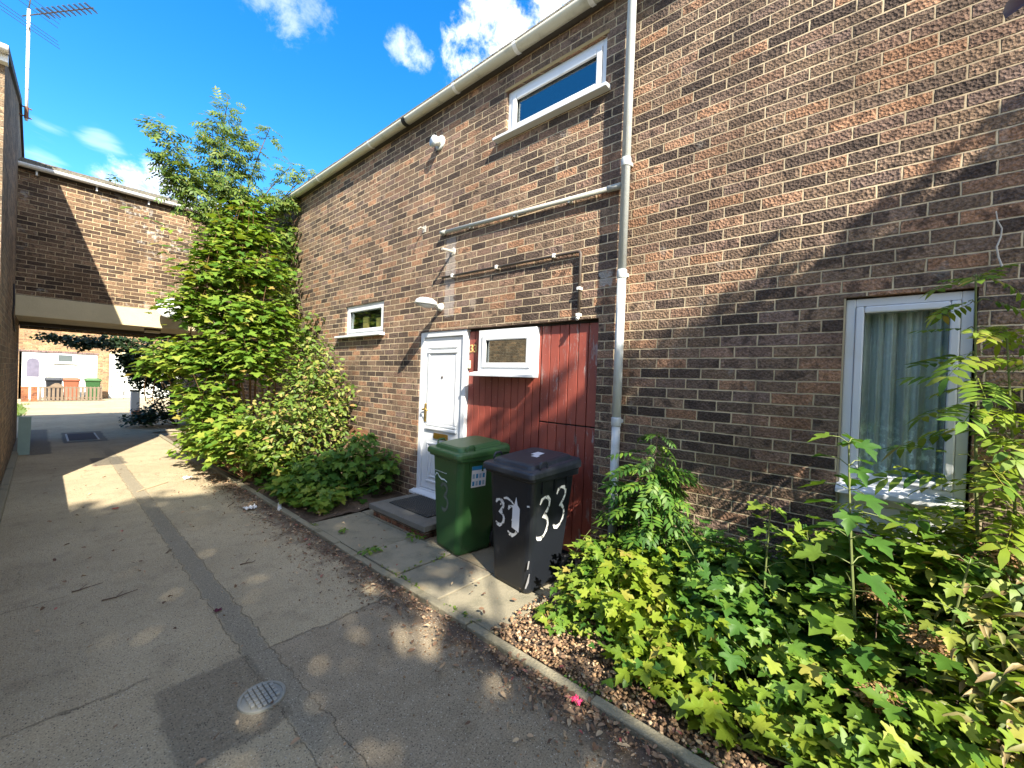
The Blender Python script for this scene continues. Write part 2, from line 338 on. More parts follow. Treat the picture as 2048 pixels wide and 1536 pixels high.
# ------------------------------------------------------------------ mesh helpers
class MB:
    def __init__(s): s.v = []; s.f = []
    def add(s, vs, fs):
        o = len(s.v); s.v += [tuple(q) for q in vs]; s.f += [tuple(i + o for i in f) for f in fs]; return s
    def box(s, x0, x1, y0, y1, z0, z1):
        return s.add([(x0,y0,z0),(x1,y0,z0),(x1,y1,z0),(x0,y1,z0),(x0,y0,z1),(x1,y0,z1),(x1,y1,z1),(x0,y1,z1)],
                     [(3,2,1,0),(4,5,6,7),(0,1,5,4),(1,2,6,5),(2,3,7,6),(3,0,4,7)])
    def quad(s, *p): return s.add(p, [tuple(range(len(p)))])
    def prism(s, poly, ax, a, b):
        n = len(poly)
        def mk(q, t): return (t, *q) if ax == 0 else ((q[0], t, q[1]) if ax == 1 else (*q, t))
        vs = [mk(q, a) for q in poly] + [mk(q, b) for q in poly]
        return s.add(vs, [tuple(range(n))[::-1], tuple(range(n, 2*n))] + [(i, (i+1) % n, n + (i+1) % n, n + i) for i in range(n)])
    def tube(s, pts, r, seg=8, r2=None, cap=True):
        pts = [Vector(q) for q in pts]; n = len(pts); rings = []
        up = Vector((0, 0, 1)); prev = None
        for i, q in enumerate(pts):
            t = (pts[min(i+1, n-1)] - pts[max(i-1, 0)]).normalized()
            if prev is None:
                a = t.cross(up)
                if a.length < .01: a = t.cross(Vector((1, 0, 0)))
            else: a = prev - t * prev.dot(t)
            a.normalize(); prev = a; bb = t.cross(a)
            if isinstance(r, (list, tuple)): rad = r[i]
            else: rad = r if r2 is None else r + (r2 - r) * i / max(1, n - 1)
            rings.append([q + (a * math.cos(2*math.pi*k/seg) + bb * math.sin(2*math.pi*k/seg)) * rad for k in range(seg)])
        vs = [tuple(c) for R_ in rings for c in R_]
        fs = [(i*seg+k, i*seg+(k+1) % seg, (i+1)*seg+(k+1) % seg, (i+1)*seg+k) for i in range(n-1) for k in range(seg)]
        if cap: fs += [tuple(range(seg))[::-1], tuple((n-1)*seg+k for k in range(seg))]
        return s.add(vs, fs)
    def ring(s, c, n, R0, r, seg=20, sub=6):
        n = Vector(n).normalized(); a = n.orthogonal().normalized(); b2 = n.cross(a)
        pts = [Vector(c) + (a*math.cos(2*math.pi*i/seg)+b2*math.sin(2*math.pi*i/seg))*R0 for i in range(seg+1)]
        return s.tube(pts, r, sub, cap=False)
    def disc(s, c, n, prof, seg=20):   # lathe: prof = [(dist along n, radius)]
        n = Vector(n).normalized(); a = n.orthogonal().normalized(); b2 = n.cross(a); c = Vector(c)
        vs = []; fs = []
        for h, r in prof:
            for k in range(seg):
                th = 2*math.pi*k/seg; vs.append(c + n*h + (a*math.cos(th)+b2*math.sin(th))*max(r, .0005))
        m_ = len(prof)
        for i in range(m_-1):
            for k in range(seg): fs.append((i*seg+k, i*seg+(k+1) % seg, (i+1)*seg+(k+1) % seg, (i+1)*seg+k))
        fs += [tuple(range(seg))[::-1], tuple((m_-1)*seg+k for k in range(seg))]
        return s.add(vs, fs)
    def loft(s, rings):
        n = len(rings[0]); vs = [q for R_ in rings for q in R_]
        fs = [(i*n+k, i*n+(k+1) % n, (i+1)*n+(k+1) % n, (i+1)*n+k) for i in range(len(rings)-1) for k in range(n)]
        fs += [tuple(range(n))[::-1], tuple((len(rings)-1)*n+k for k in range(n))]
        return s.add(vs, fs)
    def build(s, name, mat, parent=None, bevel=0, smooth=False, T=None, seg=2):
        return build(name, np.array(s.v, float), s.f, mat, parent, bevel, smooth, T, seg)

OFF = {}
def build(name, v, f, mat, parent=None, bevel=0, smooth=False, T=None, seg=2):
    v = np.asarray(v, float)
    if T is not None: v = v @ np.array(T.to_3x3()).T + np.array(T.translation)
    off = OFF.get(parent.name, Vector((0,0,0))) if parent else Vector((0,0,0))
    v = v - np.array(off)
    me = bpy.data.meshes.new(name)
    if isinstance(f, np.ndarray) and f.ndim == 2:
        nf, k = f.shape
        me.vertices.add(len(v)); me.vertices.foreach_set('co', v.astype(np.float32).ravel())
        me.loops.add(nf*k); me.loops.foreach_set('vertex_index', f.astype(np.int32).ravel())
        me.polygons.add(nf); me.polygons.foreach_set('loop_start', (np.arange(nf)*k).astype(np.int32))
        me.update(calc_edges=True)
    else: me.from_pydata(v.tolist(), [], f)
    me.materials.append(mat if not isinstance(mat, str) else M[mat])
    if smooth: me.polygons.foreach_set('use_smooth', [True]*len(me.polygons))
    o = bpy.data.objects.new(name, me); COL.objects.link(o)
    if parent: o.parent = parent; OFF[o.name] = off
    else: OFF[o.name] = Vector((0,0,0))
    if bevel:
        md = o.modifiers.new('bevel', 'BEVEL'); md.width = bevel; md.segments = seg; md.limit_method = 'ANGLE'; md.angle_limit = .6
    return o
def tag(o, label=None, cat=None, group=None, kind=None):
    if label: o['label'] = label
    if cat: o['category'] = cat
    if group: o['group'] = group
    if kind: o['kind'] = kind
    return o
def thing(name, loc, label, cat, group=None):
    o = bpy.data.objects.new(name, None); COL.objects.link(o); o.location = loc; o.empty_display_size = .1
    OFF[o.name] = Vector(loc); return tag(o, label, cat, group)
def struct(name, mb, mat, **kw): return tag(mb.build(name, mat, **kw), kind='structure')

def wall_grid(mb, fixed, ax, a0, a1, z0, z1, holes, depth, top=None):
    """wall sheet on plane ax=fixed with rectangular openings and their reveals"""
    def pt(a, z, d=0): return (fixed + d, a, z) if ax == 0 else (a, fixed + d, z)
    As = sorted({a0, a1, *[h[0] for h in holes], *[h[1] for h in holes]}); Zs = sorted({z0, z1, *[h[2] for h in holes], *[h[3] for h in holes]})
    for i in range(len(As)-1):
        for j in range(len(Zs)-1):
            ca, cz = (As[i]+As[i+1])/2, (Zs[j]+Zs[j+1])/2
            if any(h[0] < ca < h[1] and h[2] < cz < h[3] for h in holes): continue
            mb.quad(pt(As[i], Zs[j]), pt(As[i+1], Zs[j]), pt(As[i+1], Zs[j+1]), pt(As[i], Zs[j+1]))
    for (b0, b1, c0, c1) in holes:
        mb.quad(pt(b0,c0), pt(b0,c1), pt(b0,c1,depth), pt(b0,c0,depth)); mb.quad(pt(b1,c0), pt(b1,c1), pt(b1,c1,depth), pt(b1,c0,depth))
        mb.quad(pt(b0,c1), pt(b1,c1), pt(b1,c1,depth), pt(b0,c1,depth)); mb.quad(pt(b0,c0), pt(b1,c0), pt(b1,c0,depth), pt(b0,c0,depth))

def frame_yz(mb, x0, x1, y0, y1, z0, z1, w, wb=None, wt=None):
    wb = wb or w; wt = wt or w
    mb.box(x0, x1, y0, y0+w, z0, z1); mb.box(x0, x1, y1-w, y1, z0, z1)
    mb.box(x0, x1, y0+w, y1-w, z0, z0+wb); mb.box(x0, x1, y0+w, y1-w, z1-wt, z1)

def window_yz(root, y0, y1, z0, z1, x, ow, sw, sill=None, glass='glass', sx=None):
    f = MB(); frame_yz(f, x, x+.07, y0, y1, z0, z1, ow); w = f.build('window', 'upvc', root, bevel=.004)
    s = MB(); frame_yz(s, x-.012, x+.055, y0+ow+.002, y1-ow-.002, z0+ow+.002, z1-ow-.002, sw); s.build('sash', 'upvc', w, bevel=.008)
    k = ow+sw
    MB().box(x+.022, x+.028, y0+k-.004, y1-k+.004, z0+k-.004, z1-k+.004).build('pane', glass, w)
    b = MB(); t = .006; frame_yz(b, x+.008, x+.021, y0+k-.003, y1-k+.003, z0+k-.003, z1-k+.003, t); b.build('gasket', 'rubber', w)
    if sill:
        (sy0, sy1, sz, out) = sill
        MB().prism([(x-out, sz-.028), (x-out, sz), (x-.002, sz+.022), (x-.002, sz-.028)], 1, sy0, sy1).build('sill', 'upvc', w, bevel=.004)
    return w

# ------------------------------------------------------------------ foliage
def _tri_fan(outline, c, zf):
    v = [(c[0], c[1], zf(*c))] + [(a, b, zf(a, b)) for a, b in outline]
    n = len(outline); return np.array(v), np.array([(0, i+1, (i+1) % n + 1) for i in range(n)])
def sym(R): return R + [(-a, b) for a, b in R[::-1] if a > .001]
MAPLE = _tri_fan([(0,-.02)] + sym([(.07,0),(.30,-.10),(.46,-.02),(.30,.10),(.42,.16),(.62,.34),(.58,.48),(.40,.44),(.20,.46),(.30,.64),(.16,.74),(0,1.02)]), (0,.2), lambda x,y: -.22*x*x-.18*(y-.2)**2+.10*abs(x))
MAPLE_S = _tri_fan([(0,-.02)] + sym([(.34,-.08),(.45,.05),(.34,.16),(.62,.44),(.24,.48),(.24,.70),(0,1.0)]), (0,.2), lambda x,y: -.22*x*x-.2*(y-.2)**2+.08*abs(x))
OVAL = _tri_fan([(0,0)] + sym([(.22,.22),(.28,.5),(.16,.82),(0,1.0)]), (0,.45), lambda x,y: .25*abs(x)-.12*y*y)
def pinnate(pairs=4, wid=.11, ln=.42):
    V = []; F = []
    def lf(p, ang, L, W):
        o = len(V); d = np.array([math.sin(ang), math.cos(ang)]); n = np.array([d[1], -d[0]])
        for t, s_ in ((0,0),(.3,.8),(.6,.9),(1,0),(.6,-.9),(.3,-.8)):
            q = p + d*L*t + n*W*s_*.5; V.append((q[0], q[1], -.25*(q[1]-.3)**2 - .25*abs(q[0]) - .1*t*t*L + (.02 if s_ else 0)))
        F.extend([(o,o+1,o+5),(o+1,o+2,o+4),(o+1,o+4,o+5),(o+2,o+3,o+4)])
    for i in range(pairs):
        y = .15 + .62*i/(pairs-1)
        for sgn in (1,-1): lf(np.array([0,y]), sgn*1.05, ln*(.8+.2*math.sin(3*i/pairs)), wid)
    lf(np.array([0,.78]), 0, ln, wid)
    o = len(V); V.extend([(-.008,0,0),(.008,0,0),(.005,.8,-.06),(-.005,.8,-.06)]); F.extend([(o,o+1,o+2),(o,o+2,o+3)])
    return np.array(V), np.array(F)
ASH = pinnate(4, .15, .40)
ASHBIG = pinnate(5, .125, .34)
LANCE = _tri_fan([(0,0)] + sym([(.12,.2),(.17,.45),(.09,.8),(0,1.0)]), (0,.45), lambda x,y: .5*abs(x)-.35*y*y)
QUAD = (np.array([(0,0,0),(.45,.5,.05),(0,1,0),(-.45,.5,.05)], float), np.array([(0,1,2),(0,2,3)]))

def leaves_at(tpl, P, A, N, S):
    """P positions, A axis, N normals, S sizes -> merged arrays"""
    tv, tf = tpl
    N = N/np.linalg.norm(N, axis=1, keepdims=True)
    A = A - N*(A*N).sum(1, keepdims=True); A = A/np.maximum(np.linalg.norm(A, axis=1, keepdims=True), 1e-6)
    X = np.cross(A, N); B = np.stack([X, A, N], 2)           # columns
    rl = np.random.RandomState(len(P)); T3 = np.repeat(tv[None], len(P), 0)
    T3[:, :, 0] *= rl.uniform(.72, 1.15, len(P))[:, None]
    T3[:, :, 2] += rl.normal(size=len(P))[:, None]*.22*(tv[None, :, 1]-.3)**2*(1 if len(tv) > 5 else 0) + rl.normal(size=len(P))[:, None]*.12*tv[None, :, 0]*tv[None, :, 1]
    T3[:, :, 2] += rl.uniform(0, .35, len(P))[:, None]*np.abs(tv[None, :, 0])
    v = np.einsum('nij,nkj->nki', B, T3)*S[:, None, None] + P[:, None, :]
    f = tf[None] + (np.arange(len(P))*len(tv))[:, None, None]
    return v.reshape(-1, 3), f.reshape(-1, 3)

def blob_leaves(blobs, rs, size, centre=None, upw=1.35, sunw=.3, droop=.28, jit=.55, keep=None, shell=.45, outw=.25):
    Ps, As, Ns = [], [], []
    for (c, r, n) in blobs:
        c = np.array(c, float); r = np.array(r if hasattr(r, '__len__') else (r, r, r), float)
        d = rs.normal(size=(n, 3)); d /= np.linalg.norm(d, axis=1, keepdims=True)
        rad = rs.uniform(size=(n, 1))**shell*(1+.18*rs.normal(size=(n, 1)))
        p = c + d*r*rad
        o = (p - (np.array(centre) if centre is not None else c)); o[:, 2] *= .5
        o /= np.maximum(np.linalg.norm(o, axis=1, keepdims=True), 1e-3)
        nn = np.array([0,0,1.])*upw + o*outw + rs.normal(size=(n,3))*jit*.6 - np.array(SUN)*sunw
        a = o*.8 + rs.normal(size=(n,3))*jit; a[:, 2] = a[:, 2]*.4 - droop
        Ps.append(p); As.append(a); Ns.append(nn)
    P = np.concatenate(Ps); A = np.concatenate(As); N = np.concatenate(Ns)
    k = P[:, 2] > .04
    if keep is not None: k &= keep(P)
    P, A, N = P[k], A[k], N[k]
    return P, A, N, size[0] + (size[1]-size[0])*rs.uniform(size=len(P))

def foliage(name, tpl, blobs, size, mat, root, seed, **kw):
    rs = np.random.RandomState(seed)
    P, A, N, S = blob_leaves(blobs, rs, size, **kw)
    v, f = leaves_at(tpl, P, A, N, S)
    return build(name, v, f, mat, root)

def curve(a, b, bend=.15, n=7, rs=rnd):
    a, b = Vector(a), Vector(b); L = (b-a).length
    w = Vector((rs.uniform(-1,1), rs.uniform(-1,1), rs.uniform(-.2,.6)))*L*bend
    return [a.lerp(b, t/(n-1)) + w*math.sin(math.pi*t/(n-1)) for t in range(n)]

def whorl_sapling(name, base, top, nodes, tpl, size, mat, stem, label, cat, group, seed, first=.25, spread=.14, pairs=2, r=.008, lift=-.1):
    """upright young stem with opposite leaves on petioles"""
    rs = np.random.RandomState(seed); rr = random.Random(seed)
    t = thing(name, base, label, cat, group)
    pts = curve(base, top, .05, 9, rr); s = MB(); s.tube(pts, r, 6, r*.45)
    P, A, N, S = [], [], [], []
    for i in range(nodes):
        f = first + (1-first)*i/(nodes-1); q = pts[min(8, int(f*8))].lerp(pts[min(8, int(f*8)+1)], f*8-int(f*8))
        az = rr.uniform(0, 6.28) if i % 2 == 0 else az + 1.57
        k = 1.0 - .55*max(0, f-.5)*2
        for j in range(pairs):
            a2 = az + 2*math.pi*j/pairs + rr.uniform(-.3,.3); d = Vector((math.cos(a2), math.sin(a2), rr.uniform(-.05,.45)))
            e = q + d*spread*k*rr.uniform(.7,1.25)
            s.tube([q, q.lerp(e,.5)+Vector((0,0,.012)), e], r*.28, 4)
            P.append(e); A.append((d.x, d.y, lift-rr.uniform(0,.45))); N.append((d.x*.35-SUN.x*.3+rr.uniform(-.3,.3), d.y*.35-SUN.y*.3+rr.uniform(-.3,.3), 1)); S.append((size[0]+(size[1]-size[0])*rr.random())*(k*.6+.4))
    for j in range(3):
        P.append(Vector(top)); a2 = rr.uniform(0,6.28); A.append((math.cos(a2)*.7, math.sin(a2)*.7, .5)); N.append((rr.uniform(-.5,.5), rr.uniform(-.5,.5), 1)); S.append(size[0]*.55)
    s.build('stem', stem, t)
    v, f = leaves_at(tpl, np.array(P, float), np.array(A, float), np.array(N, float), np.array(S))
    build('foliage', v, f, mat, t); return t

# ================================================================== SETTING
struct('ground', MB().quad((-60,-40,-.03),(60,-40,-.03),(60,90,-.03),(-60,90,-.03)), 'path')
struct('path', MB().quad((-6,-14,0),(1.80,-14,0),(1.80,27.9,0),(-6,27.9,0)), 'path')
struct('yard', MB().quad((1.80,13.3,-.004),(9,13.3,-.004),(9,27.9,-.004),(1.80,27.9,-.004)), 'path')
kb = MB(); rr = random.Random(3); y = -8.0
while y < 12.2:
    L = .9; j = rr.uniform(-.006,.006); kb.box(1.80+j, 1.862+j, y+.004, y+L-.004, -.05, .035+rr.uniform(-.006,.006)); y += L
struct('kerb', kb, 'kerb', bevel=.008)
sm = MB()
for (y0, y1) in ((-8, 1.68), (4.40, 12.2)):
    n = 14; m_ = max(8, int((y1-y0)*5)); vs = []; rr = random.Random(5)
    for i in range(m_+1):
        for k in range(n+1): vs.append((1.858+(D-1.858)*k/n, y0+(y1-y0)*i/m_, .012+.05*k/n+rr.uniform(-.012,.014)))
    sm.add(vs, [(i*(n+1)+k, i*(n+1)+k+1, (i+1)*(n+1)+k+1, (i+1)*(n+1)+k) for i in range(m_) for k in range(n)])
struct('flower_bed_soil', sm, 'soil', smooth=True)
# slabs of the small paved area
pv = MB(); rr = random.Random(11)
xs = [1.866, 2.44, 3.10]
rows = [[1.70, 2.27, 2.78, 3.34, 4.38], [1.70, 2.25, 2.86, 3.46, 4.38]]
for k in range(2):
    for a, b_ in zip(rows[k][:-1], rows[k][1:]):
        t = .028+rr.uniform(-.006,.006); g_ = .007
        pv.box(xs[k]+g_, xs[k+1]-g_, a+g_, b_-g_, -.02, t)
struct('paving', pv, 'paving', bevel=.006)
struct('paving_bed', MB().box(1.865, 3.119, 1.69, 4.39, -.03, .006), 'soil')
struct('wall_foot_strip', MB().box(-.329, -.25, 6.2, 13.2, -.02, .05), 'kerb', bevel=.012)

# grass beyond the passage
rs = np.random.RandomState(2); n = 2600
P = np.c_[rs.uniform(-3.2, -.25, n), rs.uniform(18.9, 24.2, n), np.zeros(n)]
P[:, 0] -= .25*np.abs(np.sin(P[:, 1]*1.3))
A = np.c_[rs.normal(size=(n,2))*.35, np.ones(n)]; N = rs.normal(size=(n,3)); N[:, 2] = .3
BL = (np.array([(-.12,0,0),(.12,0,0),(.05,.6,.05),(0,1,.2)], float), np.array([(0,1,2),(0,2,3)]))
v, f = leaves_at(BL, P, A, N, rs.uniform(.05,.12,n))
tag(build('grass', v, f, 'grass'), 'short sunlit grass beyond the passage', 'grass', kind='stuff')
struct('lawn', MB().quad((-3.3,18.8,.004),(-.42,18.8,.004),(-.3,21,.004),(-.5,24.3,.004),(-3.3,24.3,.004)), 'lawn')

# ------------------------------------------------------------------ houses
def half_gutter(mb, pts_axis, r, t=.004, seg=10):
    """open half round gutter along an axis: pts_axis = (start, end, 'x'|'y', other coordinate, z)"""
    a, b_, ax, o, z = pts_axis; prof = []
    for k in range(seg+1):
        th = math.pi + math.pi*k/seg; prof.append((math.cos(th)*r, math.sin(th)*r))
    for k in range(seg, -1, -1):
        th = math.pi + math.pi*k/seg; prof.append((math.cos(th)*(r-t), math.sin(th)*(r-t)+.002))
    poly = [(o+q[0], z+q[1]) for q in prof]
    n = len(poly)
    def mk(q, s_): return (q[0], s_, q[1]) if ax == 'y' else (s_, q[0], q[1])
    vs = [mk(q, a) for q in poly]+[mk(q, b_) for q in poly]
    mb.add(vs, [(i, (i+1) % n, n+(i+1) % n, n+i) for i in range(n)])
def clip_arc(mb, ax, s_, o, z, r, w=.03):
    pts = [(math.cos(math.pi+math.pi*k/10)*r, math.sin(math.pi+math.pi*k/10)*r) for k in range(11)]
    for e in (0,):
        a = [((o+q[0], s_-w/2, z+q[1]) if ax == 'y' else (s_-w/2, o+q[0], z+q[1])) for q in pts]
        b_ = [((o+q[0], s_+w/2, z+q[1]) if ax == 'y' else (s_+w/2, o+q[0], z+q[1])) for q in pts]
        mb.add(a+b_, [(i, i+1, 12+i, 11+i) for i in range(10)])

def tiled_roof(ax, a0, a1, eave, ridge, ze, zr, back, zb):
    mb = MB(); n = 10
    for k in range(n):
        e0 = eave+(ridge-eave)*k/n; e1 = eave+(ridge-eave)*(k+1)/n+.02*(1 if ridge > eave else -1)
        z0 = ze+(zr-ze)*k/n; z1 = ze+(zr-ze)*(k+1)/n
        m_ = int((a1-a0)/.3); rr = random.Random(k)
        for i in range(m_):
            b0 = a0+(a1-a0)*i/m_; b1 = a0+(a1-a0)*(i+1)/m_-.006; h = .018+rr.uniform(-.004,.006)
            poly = [(e0, z0), (e1, z1-.004), (e1, z1+.004), (e0, z0+h)]
            mb.prism(poly, 1 if ax == 'x' else 0, b0, b1)
    # back slope
    if ax == 'x': mb.quad((ridge,a0,zr),(ridge,a1,zr),(back,a1,zb),(back,a0,zb))
    else: mb.quad((a0,ridge,zr),(a1,ridge,zr),(a1,back,zb),(a0,back,zb))
    return mb

def shell_back(mb, y0, y1):   # sides and back of a house standing on the facade line
    for yy in (y0, y1): mb.quad((D, yy, -.1), (9, yy, -.1), (9, yy, 4.90), (6, yy, 5.95), (D, yy, 4.88))
    mb.quad((9, y0, -.1), (9, y1, -.1), (9, y1, 4.95), (9, y0, 4.95))

# ---- house number 33
hA = thing('brick_house', (D, 4.0, 0), 'brown brick terraced house with white door, red boarding and two small windows', 'house')
w = MB()
holes = [(1.80, 2.945, 4.10, 4.57), (5.16, 6.26, 2.19, 2.65), (1.78, 4.30, .02, 2.155)]
wall_grid(w, D, 0, 1.55, 18.0, -.1, 4.88, holes, .14)
shell_back(w, 1.55, 18.0); w.build('wall', 'brick', hA)
MB().box(3.34, 3.35, 1.60, 6.6, .0, 4.95).build('dark_backplane', 'inside', hA)  # added dark plane; the unlit room's darkness is put into its colour
tiled_roof('x', 1.55, 18.0, 2.965, 6.0, 4.885, 6.0, 9.1, 4.95).build('roof', 'tile', hA)
gt = MB(); half_gutter(gt, (1.56, 10.9, 'y', 3.02, 4.872), .062); go = gt.build('gutter', 'gutter', hA, smooth=True)
for yy in (1.9, 2.73, 3.63, 5.44, 7.09, 8.40, 9.9):
    c = MB(); clip_arc(c, 'y', yy, 3.02, 4.872, .069, .045); c.build('bracket', 'gutter_white', go)
c = MB(); clip_arc(c, 'y', 4.60, 3.02, 4.872, .069, .07); c.build('joint', 'rubber', go)
MB().box(3.05, 3.119, 1.56, 17.9, 4.825, 4.88).build('fascia', 'fascia', hA)
window_yz(hA, 1.80, 2.945, 4.10, 4.57, D+.03, .055, .055, sill=(1.75, 3.06, 4.10, .11))
MB().box(D-.006, D+.02, 1.78, 2.97, 4.571, 4.60).build('lintel_strip', plain('timber_strip', (.34, .24, .10), .8, .2, 20), hA)
window_yz(hA, 5.16, 6.26, 2.19, 2.65, D+.03, .045, .05, sill=(5.12, 6.45, 2.185, .11), glass='glass_clear')
# things standing inside that small window
for i, (ya, yb, zt) in enumerate(((5.36, 5.52, 2.44), (5.75, 5.90, 2.47))):
    b_ = MB().box(3.22, 3.25, ya, yb, 2.20, zt)
    tag(b_.build('paper_bag', 'yellow', bevel=.006), ['tan paper packet inside the small ground floor window, nearer the door', 'tan paper packet inside the small ground floor window, nearer the trees'][i], 'packet', 'packets behind the small window')
# door
dr = MB(); frame_yz(dr, D+.012, D+.10, 3.45, 4.295, .17, 2.150, .065, .05); df = dr.build('door_frame', 'upvc', hA, bevel=.005)
MB().prism([(D-.07, .15), (D-.07, .178), (D+.012, .20), (D+.012, .15)], 1, 3.43, 4.33).build('threshold', 'upvc', df, bevel=.003)
MB().box(D+.103, D+.2, 3.45, 4.29, .1, 2.15).build('backing', 'inside', df)
lf = MB(); lf.box(D+.035, D+.085, 3.518, 4.228, .225, 2.082); ld = lf.build('door', 'upvc', hA, bevel=.006)
def mould(x, y0, y1, z0, z1, w_, h):
    mb = MB()
    for (ya, yb, za, zb) in ((y0, y1, z0, z0+w_), (y0, y1, z1-w_, z1), (y0, y0+w_, z0+w_, z1-w_), (y1-w_, y1, z0+w_, z1-w_)):
        mb.box(x-h, x+.004, ya, yb, za, zb)
    return mb
xd = D+.035
mould(xd, 3.60, 4.15, 1.00, 1.98, .035, .014).build('upper_moulding', 'upvc', ld, bevel=.010)
MB().box(xd-.006, xd+.003, 3.64, 4.11, 1.04, 1.87).build('upper_panel', plain('grey_white_panel', (.66, .67, .68), .35, .03), ld, bevel=.004)
MB().box(xd-.02, xd+.003, 3.59, 4.16, 1.885, 1.925).build('panel_head', 'upvc', ld, bevel=.008)
MB().box(xd-.024, xd+.003, 3.59, 4.16, .955, .995).build('mid_rail', 'upvc', ld, bevel=.010)
mould(xd, 3.62, 4.13, .31, .80, .03, .014).build('lower_moulding', 'upvc', ld, bevel=.009)
mould(xd, 3.68, 4.07, .37, .74, .028, .012).build('lower_moulding', 'upvc', ld, bevel=.009)
MB().box(xd-.010, xd+.003, 3.73, 4.02, .42, .69).build('lower_panel', 'upvc', ld, bevel=.009)
lb = MB(); lb.box(xd-.014, xd+.002, 3.74, 4.00, .855, .925); lbo = lb.build('letterbox', 'brass', ld, bevel=.006)
MB().box(xd-.018, xd-.0142, 3.765, 3.975, .872, .908).build('flap', 'brass', lbo, bevel=.003)
hd = MB(); hd.box(xd-.014, xd+.002, 4.168, 4.198, 1.04, 1.27); hdo = hd.build('handle', 'brass', ld, bevel=.006)
MB().tube([(xd-.012, 4.183, 1.20), (xd-.055, 4.183, 1.20), (xd-.06, 4.17, 1.198), (xd-.055, 4.075, 1.192)], .010, 8).build('lever', 'brass', hdo, smooth=True)
MB().disc((xd-.006, 3.875, 1.60), (-1,0,0), [(0,.016),(.006,.014),(.008,.006)], 12).build('spyhole', 'steel_dark', ld)
# red boarding
xc = 3.175
def boards(y0, y1, z0, z1, n, x, mb, rr):
    for i in range(n):
        a = y0+(y1-y0)*i/n; b_ = y0+(y1-y0)*(i+1)/n; j = rr.uniform(-.0015,.0015)
        mb.box(x+j, x+.02, a+.0035, b_-.0035, z0, z1)
rr = random.Random(8); bm1 = MB(); boards(2.425, 3.445, .06, 2.125, 11, xc, bm1, rr); bm1.build('red_boarding', 'red', hA, bevel=.004)
bm2 = MB(); boards(1.80, 2.418, 1.215, 2.125, 6, xc-.003, bm2, rr); cb = bm2.build('upper_cupboard_door', 'red_flaky', hA, bevel=.004)
cb['label'] = 'flaking red meter cupboard door of upright boards'
bm3 = MB(); boards(1.80, 2.418, .06, 1.203, 6, xc-.003, bm3, rr); bm3.build('lower_cupboard_door', 'red_flaky', hA, bevel=.004)
MB().box(xc+.0205, xc+.04, 1.785, 3.449, .02, 2.15).build('boarding_backing', 'inside', hA)
# window standing proud of the boarding
window_yz(hA, 2.45, 3.235, 1.66, 2.12, D-.005, .058, .052, sill=(2.40, 3.29, 1.655, .09))
MB().box(D+.066, xc+.02, 2.455, 3.23, 1.665, 2.115).build('window_box', 'inside', hA)
# house number
def text_mesh(s, size, ext):
    cu = bpy.data.curves.new('txt', 'FONT'); cu.body = s; cu.size = size; cu.extrude = ext; cu.align_x = 'CENTER'; cu.align_y = 'CENTER'
    o = bpy.data.objects.new('txt', cu); COL.objects.link(o); dg = bpy.context.evaluated_depsgraph_get()
    me = bpy.data.meshes.new_from_object(o.evaluated_get(dg)); bpy.data.objects.remove(o)
    v = np.array([q.co for q in me.vertices]); f = [tuple(p.vertices) for p in me.polygons]; bpy.data.meshes.remove(me); return v, f
RT = Matrix(((0,0,-1),(-1,0,0),(0,1,0))).to_4x4()
v, f = text_mesh('33', .125, .006)
T = RT.copy(); T.translation = (xc-.004, 3.372, 1.93)
tag(build('house_number', v, f, plain('gold_number', (.62,.43,.16), .45), T=T), 'small brass number 33 on the red board beside the white door', 'house number')
bl = thing('doorbell', (xc, 3.43, 1.76), 'small cream bell push on the red board beside the door frame', 'doorbell')
MB().box(xc-.022, xc+.001, 3.412, 3.448, 1.71, 1.80).build('case', plain('cream_plastic', (.62, .62, .42), .5), bl, bevel=.005)
MB().disc((xc-.021, 3.43, 1.765), (-1,0,0), [(0,.009),(.004,.008)], 10).build('button', 'upvc', bl)
# ---- house to the right
hB = thing('brick_house', (D, 0, 0), 'brown brick terraced house with tall net curtained window behind saplings', 'house')
w = MB(); wall_grid(w, D, 0, -9.0, 1.55, -.1, 4.88, [(-.385, .15, .78, 2.155)], .12); shell_back(w, -9.0, 1.55); w.build('wall', 'brick', hB)
MB().box(4.2, 4.21, -2, 1.4, .0, 3.0).build('room_back', plain('room_wall', (.55, .60, .58), .9), hB)
tiled_roof('x', -9.0, 1.55, 2.965, 6.0, 4.885, 6.0, 9.1, 4.95).build('roof', 'tile', hB)
gt = MB(); half_gutter(gt, (-9, 1.555, 'y', 3.02, 4.872), .062); gt.build('gutter', 'gutter', hB, smooth=True)
MB().box(3.05, 3.119, -9, 1.55, 4.825, 4.88).build('fascia', 'fascia', hB)
wn = window_yz(hB, -.375, .140, 1.05, 2.145, D+.03, .045, .038, sill=(-.36, .15, 1.045, .11), glass='glass_clear')
MB().box(D+.03, D+.075, -.375, .140, .785, 1.047).build('panel_below', 'upvc', wn, bevel=.004)
MB().box(D+.004, D+.028, .1405, .1495, .79, 2.15).build('frame_trim', plain('tan_sealant', (.42, .35, .22), .8), wn)
# net curtain in folds
cv = []; n = 120
for i in range(n+1):
    yy = -.36+.49*i/n; o_ = .022*math.sin(i*.42)+.012*math.sin(i*.21+1)+.006*math.sin(i*1.3)
    cv += [(3.235+o_, yy, 1.06), (3.235+o_*.8, yy, 2.13)]
tag(build('net_curtain', cv, [(2*i, 2*i+2, 2*i+3, 2*i+1) for i in range(n)], 'net', smooth=True), 'pale green net curtain in folds behind the tall window', 'curtain')

